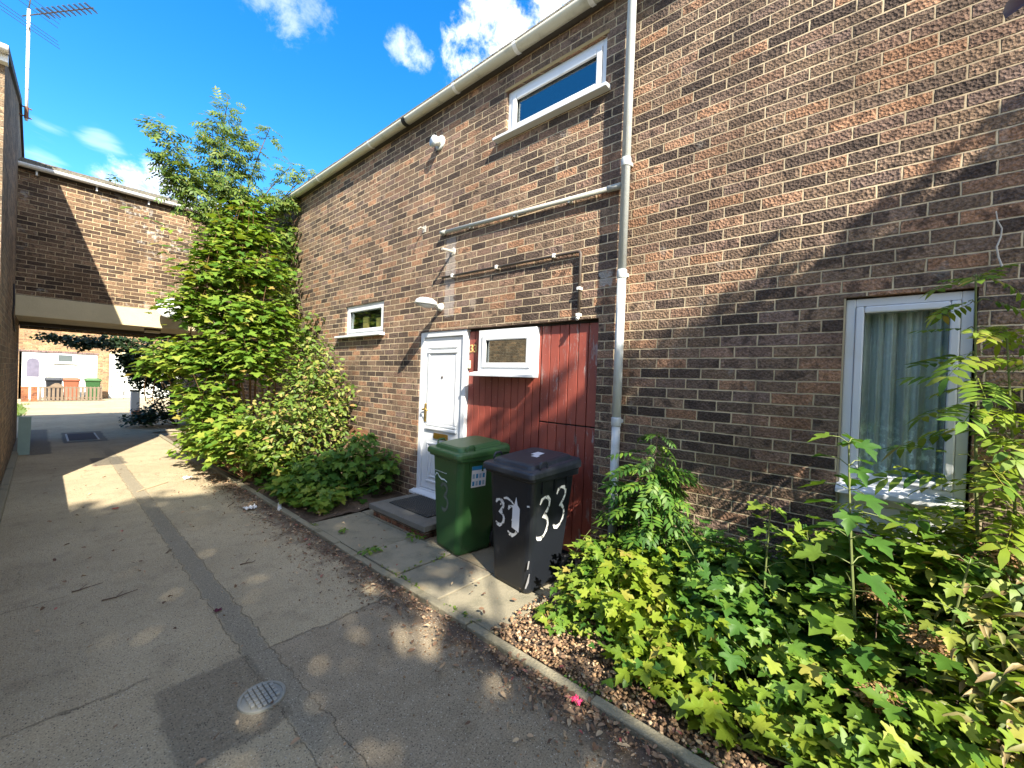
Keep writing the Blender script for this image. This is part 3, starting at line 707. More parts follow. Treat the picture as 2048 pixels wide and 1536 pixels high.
# ---- pipes on the facade
dp = thing('downpipe', (3.045, 1.545, .05), 'tall pale grey rainwater downpipe on the brick facade', 'downpipe')
MB().tube([(3.045,1.545,.05),(3.045,1.545,1.28)], .034, 14).build('lower_pipe', 'pipe', dp, smooth=True)
MB().tube([(3.045,1.545,1.281),(3.045,1.545,2.50)], .035, 14).build('middle_pipe', 'pipe', dp, smooth=True)
MB().tube([(3.045,1.545,2.501),(3.045,1.545,4.80),(3.02,1.545,4.84)], .0345, 14).build('upper_pipe', 'pipe', dp, smooth=True)
for zz in (1.30, 2.48, 3.37):
    so = MB().disc((3.045,1.545,zz-.04), (0,0,1), [(0,.037),(.005,.040),(.06,.040),(.07,.037)], 16).build('socket', 'pipe', dp, smooth=True)
    MB().box(3.05, D-.001, 1.52, 1.57, zz-.015, zz+.012).build('clip', 'pipe', so)
wp = thing('waste_pipe', (3.085, 2.8, 3.28), 'long grey waste pipe sloping across brick into the downpipe', 'pipe')
MB().tube([(3.085,3.90,3.305),(3.085,1.66,3.215)], .021, 10).build('pipe', 'waste', wp, smooth=True)
MB().tube([(3.085,1.72,3.2175),(3.085,1.66,3.215),(3.06,1.58,3.20)], .027, 10).build('elbow', 'waste', wp, smooth=True)
MB().tube([(3.119,3.89,3.3),(3.085,3.90,3.305),(3.085,3.82,3.302)], .026, 10).build('elbow', 'waste', wp, smooth=True)
for yy in (3.4, 2.75, 2.1): MB().box(3.075, D-.001, yy-.012, yy+.012, 3.213+(yy-1.6)*.04-.032, 3.213+(yy-1.6)*.04+.022).build('clip', 'waste', wp)
cp = thing('overflow_pipe', (3.095, 2.9, 2.76), 'thin dark pipe with white clips running across then down to the red boarding', 'pipe')
MB().tube([(3.095,3.87,2.775),(3.095,2.0,2.752),(3.095,1.975,2.745),(3.095,1.968,2.72),(3.095,1.968,2.165)], .014, 8).build('pipe', 'copper', cp, smooth=True)
for q in ((3.68,2.773),(2.98,2.764),(2.25,2.755)): MB().box(3.072, D-.001, q[0]-.014, q[0]+.014, q[1]-.02, q[1]+.018).build('clip', 'clip', cp, bevel=.004)
for zz in (2.42, 2.19): MB().box(3.072, D-.001, 1.95, 1.986, zz-.014, zz+.014).build('clip', 'clip', cp, bevel=.004)
MB().tube([(3.095,1.968,2.17),(3.07,1.968,2.15)], .014, 8).build('outlet', 'clip', cp)
# ---- wall fittings
lm = thing('wall_lamp', (D, 3.90, 2.43), 'white bulkhead lamp on arm above the white door', 'wall lamp')
MB().disc((D, 3.90, 2.43), (-1,0,0), [(0,.05),(.02,.048),(.03,.03),(.06,.025)], 14).build('base', 'lamp', lm, smooth=True)
MB().tube([(D-.05,3.90,2.43),(D-.14,3.90,2.455),(D-.18,3.89,2.46)], .024, 8).build('arm', 'lamp', lm, smooth=True)
MB().loft([[(D-.15-q*.0-.09*(1-c)*0+math.cos(a)*rx-.08, 3.885+math.sin(a)*ry, zz) for a in [2*math.pi*k/14 for k in range(14)]] for (q,c,rx,ry,zz) in ((0,0,.14,.085,2.425),(0,0,.15,.092,2.44),(0,0,.13,.08,2.475),(0,0,.08,.05,2.50),(0,0,.02,.015,2.508))]).build('hood', 'lamp', lm, smooth=True)
MB().loft([[(D-.23+math.cos(a)*rx, 3.885+math.sin(a)*ry, zz) for a in [2*math.pi*k/12 for k in range(12)]] for (rx,ry,zz) in ((.05,.03,2.395),(.11,.065,2.41),(.12,.07,2.424))]).build('diffuser', plain('lamp_diffuser', (.55,.57,.55), .3), lm, smooth=True)
vt = thing('round_vent', (D, 4.02, 4.42), 'round white vent with hood under the gutter', 'vent')
MB().disc((D, 4.02, 4.42), (-1,0,0), [(0,.085),(.012,.085),(.02,.076),(.02,.05),(.06,.046),(.06,.04)], 20).build('flange', 'lamp', vt, smooth=False)
MB().loft([[(D-.035-.0*k, 4.02+math.cos(a)*r_, 4.42+math.sin(a)*r_) if k == 0 else (D-.10, 4.02+.02+math.cos(a)*r_, 4.41+math.sin(a)*r_) for a in [2*math.pi*j/18 for j in range(18)]] for k, r_ in ((0,.05),(1,.068))]).build('hood', 'lamp', vt, smooth=True)
st = thing('overflow_stub', (D, 3.72, 3.06), 'short white overflow stub poking out of the brick below the long pipe', 'pipe')
MB().tube([(D, 3.72, 3.06), (D-.16, 3.72, 3.055)], .016, 8).build('tube', 'stub', st)
MB().disc((D, 3.72, 3.06), (-1,0,0), [(0,.05),(.01,.04)], 9).build('collar', 'stub', st)
st = thing('cable_bracket', (D, 4.28, 3.44), 'small broken bracket left on the brick left of the long pipe', 'bracket')
MB().tube([(D,4.28,3.44),(D-.06,4.28,3.45),(D-.09,4.30,3.42)], .008, 6).build('hook', 'stub', st)
MB().box(D-.008, D, 4.25, 4.31, 3.40, 3.48).build('plate', 'stub', st)
# ---- step
sp = thing('door_step', (2.8, 3.7, 0), 'concrete slab doorstep on a low brick base', 'step')
MB().box(2.47, 3.118, 3.22, 4.16, .0, .105).build('base', 'brick_step', sp)
MB().box(2.43, 3.119, 3.18, 4.20, .106, .165).build('slab', 'slab', sp, bevel=.008)
tag(MB().box(2.60, 3.03, 3.36, 4.06, .166, .178).build('doormat', 'doormat', bevel=.004), 'black rubber doormat with diamond pattern on the step', 'doormat')

# ---- link block over the passage
lk = thing('link_block', (1.4, YC, 0), 'brown brick block bridging the passage on a concrete beam', 'building')
w = MB(); w.quad((-.329,YC,2.768),(D,YC,2.768),(D,YC,5.02),(-.329,YC,5.02)); w.build('wall', 'brick_link', lk); MB().quad((-.329,13.3,2.3),(D,13.3,2.3),(D,13.3,4.75),(-.329,13.3,4.75)).build('rear_wall', 'brick_link', lk)
bm = MB(); bm.box(-.328, D-.001, YC-.012, YC+.35, 2.41, 2.767); bm.build('beam', 'concrete', lk, bevel=.006)
MB().box(-.328, D-.001, YC+.351, 13.29, 2.43, 2.60).build('soffit', 'concrete', lk)
MB().box(-.328, D-.001, 13.0, 13.295, 2.36, 2.429).build('rear_lintel', 'fascia', lk)
tiled_roof('y', -.33, D, YC-.08, 12.35, 5.03, 5.50, 13.4, 4.72).build('roof', 'tile', lk)
gt = MB(); half_gutter(gt, (-.33, 2.3, 'x', YC-.10, 5.005), .062); go = gt.build('gutter', 'gutter_white', lk, smooth=True)
for xx in (-.12, .62, 1.36, 2.1):
    c = MB(); clip_arc(c, 'x', xx, YC-.10, 5.005, .066, .03); c.box(xx-.012, xx+.012, YC-.06, YC-.001, 4.87, 4.94); c.build('bracket', 'gutter_white', go)
MB().box(-.33, D, YC-.03, YC-.001, 4.93, 5.025).build('fascia', 'fascia', lk)
pl_ = thing('soffit_lamp', (1.58, 11.9, 2.43), 'small flat lamp under the passage ceiling', 'lamp')
MB().box(1.45, 1.70, 11.8, 12.0, 2.395, 2.43).build('back_box', 'fascia', pl_); MB().box(1.45, 1.70, 11.79, 12.0, 2.345, 2.394).build('diffuser', plain('cream_diffuser', (.62,.58,.46), .5), pl_, bevel=.01)
ds = thing('satellite_dish', (1.76, YC-.02, 2.75), 'grey satellite dish on the brick above the beam, half hidden by leaves', 'satellite dish')
dn = Vector((-.25,-.9,.36)).normalized()
MB().disc((1.70, YC-.28, 2.80), dn, [(0,.05),(.015,.12),(.05,.22),(.055,.225),(.03,.16),(.02,.08),(.015,.01)], 22).build('dish', plain('dish_grey', (.45,.47,.46), .5), ds, smooth=True)
MB().tube([(1.76,YC,2.72),(1.74,YC-.2,2.72),(1.70,YC-.28,2.78)], .02, 8).build('bracket', 'steel', ds)
MB().tube([(1.70,YC-.30,2.60),(1.64,YC-.55,2.80)], .010, 6).build('feed_arm', 'steel', ds); MB().disc((1.64,YC-.55,2.80), -dn, [(0,.03),(.06,.025)], 10).build('receiver', 'lamp', ds)

# ---- house on the left
hL = thing('brick_house', (-3, 9, 0), 'weathered brick house whose shaded flank lines the left of the path', 'house')
w = MB(); w.quad((-9,7.4,-.1),(-.33,7.4,-.1),(-.33,7.4,4.93),(-9,7.4,4.93)); w.build('front_wall', 'brick_flank', hL)
w = MB(); w.quad((-.3301,7.401,-.1),(-.3301,13.2,-.1),(-.3301,13.2,5.50),(-.3301,10.9,5.96),(-.3301,7.401,5.06)); w.quad((-9,13.2,-.1),(-.33,13.2,-.1),(-.33,13.2,5.5),(-9,13.2,5.5)); w.quad((-9,7.4,-.1),(-9,13.2,-.1),(-9,13.2,5.5),(-9,10.9,5.96),(-9,7.4,5.06)); w.build('flank_wall', 'brick_flank', hL)
tiled_roof('y', -9, -.31, 7.27, 10.9, 5.06, 6.00, 13.3, 5.53).build('roof', 'tile', hL)
MB().prism([(7.28,4.98),(7.28,5.08),(10.9,6.02),(13.3,5.55),(13.3,5.45),(10.9,5.93)], 0, -.331, -.300).build('verge', 'fascia', hL)
gt = MB(); half_gutter(gt, (-9, -.30, 'x', 7.24, 5.03), .062); go = gt.build('gutter', 'gutter_white', hL, smooth=True); MB().box(-9, -.305, 7.30, 7.399, 4.90, 5.03).build('fascia', 'gutter_white', hL)
MB().tube([(-.322,10.35,2.85),(-.318,10.4,2.55),(-.322,10.2,2.35),(-.318,10.5,2.2),(-.315,10.9,2.12)], .010, 6).build('cable', 'cable', hL, smooth=True)
gw = thing('garden_wall', (-.5, 5.5, 0), 'low brick garden wall beside the path in front of the left house', 'wall')
MB().box(-.56,-.345,2.6,7.38,-.05,1.12).build('brickwork', 'brick_flank', gw); MB().box(-.59,-.325,2.6,7.38,1.121,1.18).build('coping', 'kerb', gw, bevel=.008)
# aerial
ae = thing('tv_aerial', (-.25, 11.0, 5.75), 'tall white aerial mast with many thin elements against blue sky', 'aerial')
MB().tube([(-.25,11.0,5.72),(-.25,11.0,7.60)], .021, 10).build('mast', 'mast', ae, smooth=True)
for zz in (6.25, 6.6, 6.95, 7.25): MB().ring((-.25,11.0,zz), (0,0,1), .022, .004, 12, 4).build('tape', 'steel_dark', ae)
br = MB(); br.tube([(-.34,11.0,5.95),(-.19,11.0,5.93)], .011, 6); br.tube([(-.34,11.0,5.80),(-.19,11.0,5.77)], .011, 6); br.tube([(-.25,11.0,5.75),(-.25,11.0,5.95)], .026, 8); br.build('bracket', plain('rusty_bracket', (.16,.07,.04), .8), ae)
bd = Vector((.588,-.81,.055)).normalized(); ed = Vector((.81,.588,0)).normalized(); b0 = Vector((-.25,11.0,7.50))
MB().tube([b0-bd*.12, b0+bd*1.22], .009, 6).build('boom', 'steel_dark', ae)
el = MB()
for i in range(10):
    q = b0+bd*(.22+i*.083 if i < 3 else .22+3*.06+(i-2)*.095); q = b0+bd*(.27+.10*i)
    el.tube([q-ed*.10, q+ed*.10], .0095, 5); el.tube([q-ed*.085+Vector((0,0,.02)), q+ed*.085+Vector((0,0,.02))], .005, 4)
el.build('director', 'steel_dark', ae)
rf = MB(); upv = ed.cross(bd).normalized()
for i, h in enumerate((-.26,-.19,-.12,.12,.19,.26)):
    q = b0+bd*(-.02+abs(h)*.35)+Vector((0,0,h)); rf.tube([q-ed*.40, q+ed*.40], .0045, 4)
rf.tube([b0+bd*.03+Vector((0,0,-.28)), b0-bd*.02, b0+bd*.03+Vector((0,0,.28))], .009, 5)
rf.build('reflector', 'steel_dark', ae)
# pale board leaning by the passage
lb = MB(); lb.add([(-.265,11.0,0),(-.125,11.0,0),(-.125,11.03,0),(-.265,11.03,0),(-.258,11.06,.655),(-.112,11.06,.655),(-.112,11.09,.655),(-.258,11.09,.655)], [(3,2,1,0),(4,5,6,7),(0,1,5,4),(1,2,6,5),(2,3,7,6),(3,0,4,7)])
tag(lb.build('leaning_board', 'board', bevel=.003), 'pale green narrow board standing by the passage corner', 'board')

# ---- far terrace seen through the passage
fh = thing('far_house', (1, 28, 0), 'sunlit yellow brick terrace with white cladding beyond the passage', 'house')
w = MB(); wall_grid(w, 28, 1, -9, 10, -.1, 4.9, [(-.68, 1.74, -.05, 2.09), (2.13, 5.0, -.05, 2.30)], .10); w.quad((-9,34,-.1),(10,34,-.1),(10,34,4.9),(-9,34,4.9))
for xx in (-9, 10): w.quad((xx,28,-.1),(xx,34,-.1),(xx,34,4.9),(xx,31,6),(xx,28,4.9))
w.build('wall', 'brick_far', fh)
MB().box(-.70, 1.76, 27.985, 28.02, 2.085, 2.16).build('soldier_course', brick_mat('brick_purple_course', [(0,(.14,.09,.09)),(1,(.20,.13,.12))], (.4,.33,.25), L=.075, H=.2), fh)
r_ = MB(); r_.quad((-9,27.8,4.9),(10,27.8,4.9),(10,31,6.05),(-9,31,6.05)); r_.quad((-9,34.2,4.9),(10,34.2,4.9),(10,31,6.05),(-9,31,6.05)); r_.build('roof', 'tile', fh)
MB().box(.14, 1.735, 28.03, 28.09, 0, 2.08).build('cladding', 'white_boards', fh)
MB().box(1.10, 1.70, 28.015, 28.029, 1.16, 2.04).build('cupboard_door', 'white_boards', fh, bevel=.006)
fd = MB().box(-.60, .12, 28.03, 28.085, .0, 2.07).build('door', 'upvc', fh)
op = [(-.46,.98),(-.10,.98)] + [(-.28+.18*math.cos(math.pi*k/12), 1.62+.19*math.sin(math.pi*k/12)) for k in range(13)]
MB().prism(op, 1, 28.018, 28.0299).build('leaded_pane', 'lead_glass', fd)
MB().box(-.42,-.14,28.02,28.0298,.86,.90).build('letterbox', 'steel_dark', fd)
fw = MB(); fw.box(.35,1.03,28.0,28.029,1.64,1.70); fw.box(.35,1.03,28.0,28.029,2.0,2.06); fw.box(.35,.47,28.0,28.029,1.701,1.999); fw.box(.91,1.03,28.0,28.029,1.701,1.999); fw.box(.31,1.07,27.95,28.028,1.60,1.635); fwo = fw.build('window', 'upvc', fh)
MB().box(.47,.91,28.012,28.02,1.70,2.0).build('pane', plain('dim_pane', (.10,.12,.12), .15), fwo)
MB().box(2.13,5.0,28.02,28.09,2.17,2.299).build('cream_lintel', 'concrete', fh)
gd = MB()
for k in range(14): gd.box(2.14+k*.2+.004, 2.34+k*.2-.004, 28.03, 28.08, 0, 2.165)
gd.build('garage_door', 'white_boards', fh, bevel=.006)
# brick pillars
for i, (x0, x1) in enumerate(((-.56,-.36),(-.30,-.12))):
    p_ = thing('brick_pillar', ((x0+x1)/2, 26.1, 0), ['small red brick pillar at the fence end, nearest the left wall', 'small red brick pillar joined to the low wooden fence'][i], 'pillar', 'red brick pillars by the fence')
    MB().box(x0, x1, 26.0, 26.2, 0, .58).build('shaft', 'brick_red', p_); MB().box(x0-.01, x1+.01, 25.99, 26.21, .581, .62).build('cap', 'terracotta', p_, bevel=.006)
fc = thing('picket_fence', (.8, 26, 0), 'low weathered picket fence in front of three bins', 'fence')
ral = MB(); ral.box(-.1,1.75,26.02,26.05,.56,.61); ral.box(-.1,1.75,26.02,26.05,.12,.17); ral.build('rail', 'wood', fc)
rr = random.Random(4)
for k in range(15):
    x0 = -.08+k*.122; MB().prism([(x0,.03),(x0+.075,.03),(x0+.075,.60),(x0+.037,.64),(x0,.60)], 1, 25.99, 26.018).build('picket', 'wood', fc)
for x0 in (.28, 1.72): MB().box(x0, x0+.07, 26.051, 26.12, 0, .70).build('post', 'wood', fc)
MB().prism([(.2,.58),(.62,.58),(.58,.68),(.46,.77),(.36,.77),(.24,.68)], 1, 25.96, 25.985).build('arched_panel', 'wood', fc)
ir = thing('iron_ornament', (2.6, 27.3, 0), 'thin dark ironwork with scrolls standing before the white garage door', 'ironwork')
q = MB(); q.tube([(2.15,27.3,.62),(3.1,27.3,.62)], .012, 6); q.tube([(2.62,27.3,0),(2.62,27.3,.9)], .010, 6)
for xx in (2.18, 3.05): q.tube([(xx,27.3,0),(xx,27.3,.62)], .012, 6)
q.build('rail', 'cable', ir)
q = MB()
for cx in (2.42, 2.82): q.ring((cx,27.3,.28), (0,1,0), .19, .010, 24, 5); q.ring((cx,27.3,.28), (0,1,0), .09, .008, 18, 5)
q.build('scroll', 'cable', ir)
mc = thing('meter_cabinet', (2.12, 18.3, 0), 'tall white metal cabinet at the edge of the dark shrubs', 'cabinet')
MB().box(1.92, 2.14, 18.2, 18.4, .0, .78).build('body', plain('pale_cabinet', (.72,.74,.75), .5, .08, 4), mc, bevel=.008); MB().box(1.90, 2.16, 18.18, 18.42, .781, .82).build('top', 'fascia', mc)
pt = thing('fallen_pot', (2.0, 17.85, .08), 'orange clay pot lying at the foot of the white cabinet', 'pot')
MB().disc((1.92,17.9,.09), (1,.25,.15), [(0,.06),(.16,.085),(.17,.10),(.20,.10),(.20,.085),(.02,.05)], 14).build('pot', 'terracotta', pt, smooth=True)

# ------------------------------------------------------------------ wheelie bins
def rrect(x0, x1, w_, z, r, dz=0.0, n=5, zx=0.0):
    pts = []
    for (cx, cy, a0) in ((x1-r, w_-r, 0), (x0+r, w_-r, 90), (x0+r, -w_+r, 180), (x1-r, -w_+r, 270)):
        for k in range(n):
            a = math.radians(a0+90*k/(n-1)); xx = cx+r*math.cos(a); pts.append((xx, cy+r*math.sin(a), z+dz*(xx-x0)))
    return pts
def bin_T(o, ang): T = Matrix.Rotation(math.radians(ang), 4, 'Z'); T.translation = o; return T
def wheelie_bin(o, ang, label, body, lid, group, s=1.0, simple=False, fl=False):
    T = bin_T(o, ang) @ Matrix.Diagonal((s*.79, s*.95, s, 1))
    t = thing('wheelie_bin', o, label, 'wheelie bin', group)
    def B(mb, name, mat, parent, **kw): return mb.build(name, mat, parent, T=T, **kw)
    b_ = MB(); b_.loft([rrect(.085,.55,.195,.0,.05), rrect(.075,.565,.205,.03,.06), rrect(.04,.67,.252,.80,.06), rrect(.038,.672,.254,.83,.06), rrect(.005,.70,.282,.84,.04), rrect(.005,.70,.282,.885,.04)])
    bo = B(b_, 'body', body, t, bevel=.006)
    if not simple:
        for xx in (.17,.34,.52):
            for sg in (-1, 1): B(MB().box(xx-.006, xx+.006, sg*.256-.010, sg*.256+.010, .74, .84), 'rib', body, bo)
    l_ = MB(); sl = .075
    l_.loft([rrect(-.02,.725,.292,.862,.04,sl*.6), rrect(-.022,.727,.295,.90,.045,sl*.7), rrect(-.005,.715,.28,.913,.05,sl), rrect(.045,.66,.235,.916,.05,sl), rrect(.055,.65,.225,.942,.05,sl), rrect(.085,.62,.195,.955,.06,sl), rrect(.2,.5,.10,.963,.05,sl)])
    lo = B(l_, 'lid', lid, t, smooth=False, bevel=.007)
    for sg in (-1, 1):
        h = MB(); z0 = .93+sl*.2; yy = sg*.262
        h.tube([(.12,yy,z0-.03),(.12,yy,z0+.008),(.14,yy,z0+.026),(.20,yy,z0+.030),(.22,yy,z0+.014),(.22,yy,z0-.02)], .010, 7); B(h, 'handle', lid, lo, smooth=True)
    hb = MB(); hb.tube([(.745,-.22,.93),(.745,.22,.93)], .016, 8); hb.box(.70,.75,-.235,-.20,.86,.95); hb.box(.70,.75,.20,.235,.86,.95); B(hb, 'grab_bar', body, t, smooth=False)
    ax_ = MB(); ax_.tube([(.60,-.24,.10),(.60,.24,.10)], .012, 8); ax_.box(.54,.62,-.18,.18,.06,.16); B(ax_, 'axle', 'rubber', t)
    for sg in (-1, 1):
        wh = MB(); wh.disc((.60, sg*.245-.025, .10), (0,1,0), [(0,.08),(.005,.10),(.045,.10),(.05,.08)], 20); wo = B(wh, 'wheel', 'rubber', t)
        hb2 = MB(); hb2.disc((.60, sg*.245-(.028 if sg < 0 else -.022), .10), (0,1,0), [(0,.045),(.006,.05)], 14); B(hb2, 'hub', body, wo)
    return t, T
def ribbon(pts, wd, fn):
    """brush stroke in 2-D laid on a surface by fn(u,v)->xyz"""
    V = []; F = []; n = len(pts)
    for i, (u, v_) in enumerate(pts):
        a = pts[max(0,i-1)]; b_ = pts[min(n-1,i+1)]; dx, dy = b_[0]-a[0], b_[1]-a[1]; L = math.hypot(dx,dy) or 1
        w_ = wd*(1+.25*math.sin(i*2.3)+.15*math.sin(i*5.1))*(.6 if i in (0,n-1) else 1)
        V += [fn(u-dy/L*w_/2, v_+dx/L*w_/2), fn(u+dy/L*w_/2, v_-dx/L*w_/2)]
    return V, [(2*i, 2*i+1, 2*i+3, 2*i+2) for i in range(n-1)]
def three(x, y, w_, h, tilt=.15):
    P_ = [(.0,.84),(.10,.95),(.35,1.0),(.65,.98),(.86,.90),(.88,.78),(.74,.66),(.55,.58),(.40,.54),(.66,.52),(.90,.44),(1.0,.32),(.94,.17),(.76,.06),(.50,.0),(.22,.02),(.04,.10)]
    return [(x+(a+tilt*(b_-.5))*w_, y+b_*h) for a, b_ in P_]
def strokes(list_, wd, fn, name, mat, parent, T):
    V = []; F = []
    for pts in list_:
        v_, f_ = ribbon(pts, wd, fn); o = len(V); V += v_; F += [tuple(i+o for i in q) for q in f_]
    return build(name, np.array(V, float), F, mat, parent, T=T)
lerp = lambda a, b_, t: a+(b_-a)*t
def front(u, z): t = (z-.03)/.77; return (lerp(.075,.04,t)-.0025, -u, z)       # u to the viewer's right
def side(u, z): t = (z-.03)/.77; return (u, -lerp(.205,.252,t)-.0025, z)
gb, GT = wheelie_bin((2.385, 2.89, .034), -8.4, 'dark green wheelie bin on the slabs before the white door', 'green_plastic', 'green_lid', 'wheelie bins on the slabs')
bb, BT = wheelie_bin((2.305, 2.045, .034), -5.0, 'black wheelie bin painted with white 33 on two sides', 'black_plastic', 'black_lid', 'wheelie bins on the slabs')
strokes([three(-.155,.44,.10,.20,.1), three(-.01,.40,.11,.22,.1)], .024, front, 'painted_number', 'paint_white', bb, BT)
strokes([three(.15,.40,.15,.31,.25), three(.38,.45,.15,.31,.25)], .025, side, 'painted_number', 'paint_white', bb, BT)
def patch(pts, fn, off, name, mat, parent, T):
    v_ = [fn(a, b_) for a, b_ in pts]; v_ = [((q[0]-off if fn is front else q[0]), (q[1]-off if fn is side else q[1]), q[2]) for q in v_]
    return build(name, np.array(v_, float), [tuple(range(len(pts)))], mat, parent, T=T)
patch([(.035,.46),(.115,.44),(.125,.62),(.10,.64),(.085,.70),(.065,.64),(.045,.62)], front, .002, 'torn_paper', 'label_white', bb, BT)
strokes([[(-.06,.66),(-.02,.67),(.03,.655),(.06,.63)], [(-.10,.60),(-.085,.62)], [(.20,.655),(.23,.66)]], .02, front, 'paint_smear', 'paint_white', bb, BT)
strokes([[(.05,.06),(.075,.10),(.09,.16)], [(.06,.20),(.07,.26)]], .03, side, 'scuff', plain('pale_scuff', (.22,.22,.23), .7), bb, BT)
# worn stickers on the black lid
def lidtop(u, v_): return (u, v_, .9665+.075*(u-.2)) if .2 <= u <= .5 else (u, v_, .9665)
for (u0,u1,v0,v1) in ((.36,.47,-.06,.03),(.30,.36,-.09,-.02)):
    z_ = lambda u: .9665+.075*(u-.2)
    build('sticker', np.array([(u0,v0,z_(u0)),(u1,v0+.01,z_(u1)),(u1,v1,z_(u1)),(u0,v1,z_(u0))], float), [(0,1,2,3)], 'label_white', bb, T=BT)
# green bin marks
strokes([three(-.075,.36,.12,.24,.0)], .030, front, 'faded_number', 'paint_faded', gb, GT)
strokes([[(-.19,.645),(-.165,.675),(-.14,.675),(-.11,.65),(-.07,.635),(-.02,.64),(.03,.625)]], .014, front, 'swoosh_logo', 'paint_logo', gb, GT)
strokes([[(-.19+k*.022,.70),(-.178+k*.022,.70)] for k in range(10)], .012, front, 'logo_lettering', 'paint_logo', gb, GT)
patch([(.20,.60),(.40,.60),(.40,.79),(.20,.79)], side, .001, 'sticker', 'label_white', gb, GT)
patch([(.20,.755),(.40,.755),(.40,.79),(.20,.79)], side, .0025, 'sticker_header', 'label_blue', gb, GT)
for k in range(4):
    for j in range(2): patch([(.212+k*.046,.615+j*.065),(.242+k*.046,.615+j*.065),(.242+k*.046,.655+j*.065),(.212+k*.046,.655+j*.065)], side, .0025, 'sticker_symbol', 'label_grey' if (k+j) % 2 else 'label_blue', gb, GT)
# bins in the far yard
for (xx, lab, a, b_) in ((.34,'black wheelie bin behind the far picket fence','black_plastic','black_lid'), (.86,'orange wheelie bin behind the far picket fence','orange_plastic','orange_plastic'), (1.54,'green wheelie bin behind the far picket fence','green_plastic','green_lid')):
    wheelie_bin((xx, 26.75, 0), 90, lab, a, b_, 'wheelie bins behind the fence', s=1.0, simple=True)

# ------------------------------------------------------------------ covers and litter
mh = thing('drain_cover', (.735, 2.2, 0), 'small round iron cover with grid pattern in the path', 'drain cover')
MB().disc((.735,2.2,-.01), (0,0,1), [(0,.103),(.020,.103),(.022,.100),(.022,.088),(.016,.086)], 36).build('ring', 'iron', mh)
gm = MB()
def inside(xx, yy): return math.hypot(xx, yy) < .078
for i in range(-4, 4):
    for j in range(-3, 3):
        cx, cy = i*.022+.011, j*.028+.014
        if inside(cx, cy): gm.box(.735+cx-.0085, .735+cx+.0085, 2.2+cy-.0115, 2.2+cy+.0115, .0, .019)
gm.build('grid', plain('bright_worn_iron', (.30,.30,.27), .5, .15, 30, metal=.3), mh, bevel=.002)
ic = thing('inspection_cover', (.6, 13.1, 0), 'dark rectangular inspection cover in the passage floor', 'drain cover')
MB().box(.36, .84, 12.45, 13.75, -.01, .008).build('frame', 'iron', ic); MB().box(.39, .81, 12.5, 13.7, .0, .014).build('plate', 'iron_dark', ic, bevel=.004)

rs = np.random.RandomState(21)
# fallen leaves along the kerb and in the beds
def scatter(n, fx): return np.array([fx(rs) for _ in range(n)])
def litter_xy(r):
    k = r.uniform()
    if k < .42:
        yy = r.choice([1.2,1.9,2.5,3.1,3.6,4.3,4.9,5.4,5.9,6.5,7.1])+r.normal()*.22; return (1.80-abs(r.normal())*(.10+.12*r.uniform()), yy)
    if k < .55: return (1.80-abs(r.normal())*.10, r.uniform(-.5, 1.5))
    if k < .62: return (r.uniform(.0, 1.8), r.uniform(1.2, 9.5))
    if k < .84: return (1.87+r.uniform()**1.6*1.0, r.uniform(-.8, 1.72))
    if k < .97: return (r.uniform(1.75, 2.6)-.2*r.uniform(), r.uniform(4.4, 9.5))
    return (r.uniform(1.9, 3.0), r.uniform(1.7, 4.4))
XY = scatter(4200, litter_xy)
Z = np.where(XY[:, 0] > 1.86, .055, .012) + rs.uniform(0, .02, len(XY))
P = np.c_[XY, Z]; A = np.c_[rs.normal(size=(len(P),2)), rs.normal(size=len(P))*.15]; N = np.c_[rs.normal(size=(len(P),2))*.35, np.ones(len(P))]
v, f = leaves_at(OVAL, P, A, N, rs.uniform(.2,1,len(P))**2*.036+.008)
tag(build('leaf_litter', v, f, 'leaf_dead'), 'dry brown fallen leaves along the kerb and beds', 'leaf litter', kind='stuff')
# pebbles in the near bed
phi = (1+5**.5)/2; ico = np.array([(-1,phi,0),(1,phi,0),(-1,-phi,0),(1,-phi,0),(0,-1,phi),(0,1,phi),(0,-1,-phi),(0,1,-phi),(phi,0,-1),(phi,0,1),(-phi,0,-1),(-phi,0,1)])/1.9
icf = np.array([(0,11,5),(0,5,1),(0,1,7),(0,7,10),(0,10,11),(1,5,9),(5,11,4),(11,10,2),(10,7,6),(7,1,8),(3,9,4),(3,4,2),(3,2,6),(3,6,8),(3,8,9),(4,9,5),(2,4,11),(6,2,10),(8,6,7),(9,8,1)])
n = 5200; P = np.c_[1.87+rs.uniform(0,1,n)**1.4*1.2, rs.uniform(-.9,1.75,n), np.zeros(n)]; P[:, 2] = .028+(P[:, 0]-1.86)*.04+rs.uniform(0,.018,n)
A = rs.normal(size=(n,3)); A[:, 2] *= .3; N = np.c_[rs.normal(size=(n,2))*.3, np.ones(n)]
v, f = leaves_at((ico*np.array([1,.8,.5]), icf), P, A, N, rs.uniform(.006,.016,n))
tag(build('gravel', v, f, 'stone'), 'tan pebbles between the near plants and the kerb', 'gravel', kind='stuff')
n = 1500; P = np.c_[1.80-np.abs(rs.normal(size=n))*.22, rs.uniform(.2,8,n), np.full(n,.004)]
A = rs.normal(size=(n,3)); A[:, 2] *= .2; N = np.c_[rs.normal(size=(n,2))*.3, np.ones(n)]
v, f = leaves_at((ico*np.array([1,.8,.5]), icf), P, A, N, rs.uniform(.003,.009,n))
tag(build('grit', v, f, 'stone'), 'small loose grit on the path beside the kerb', 'grit', kind='stuff')
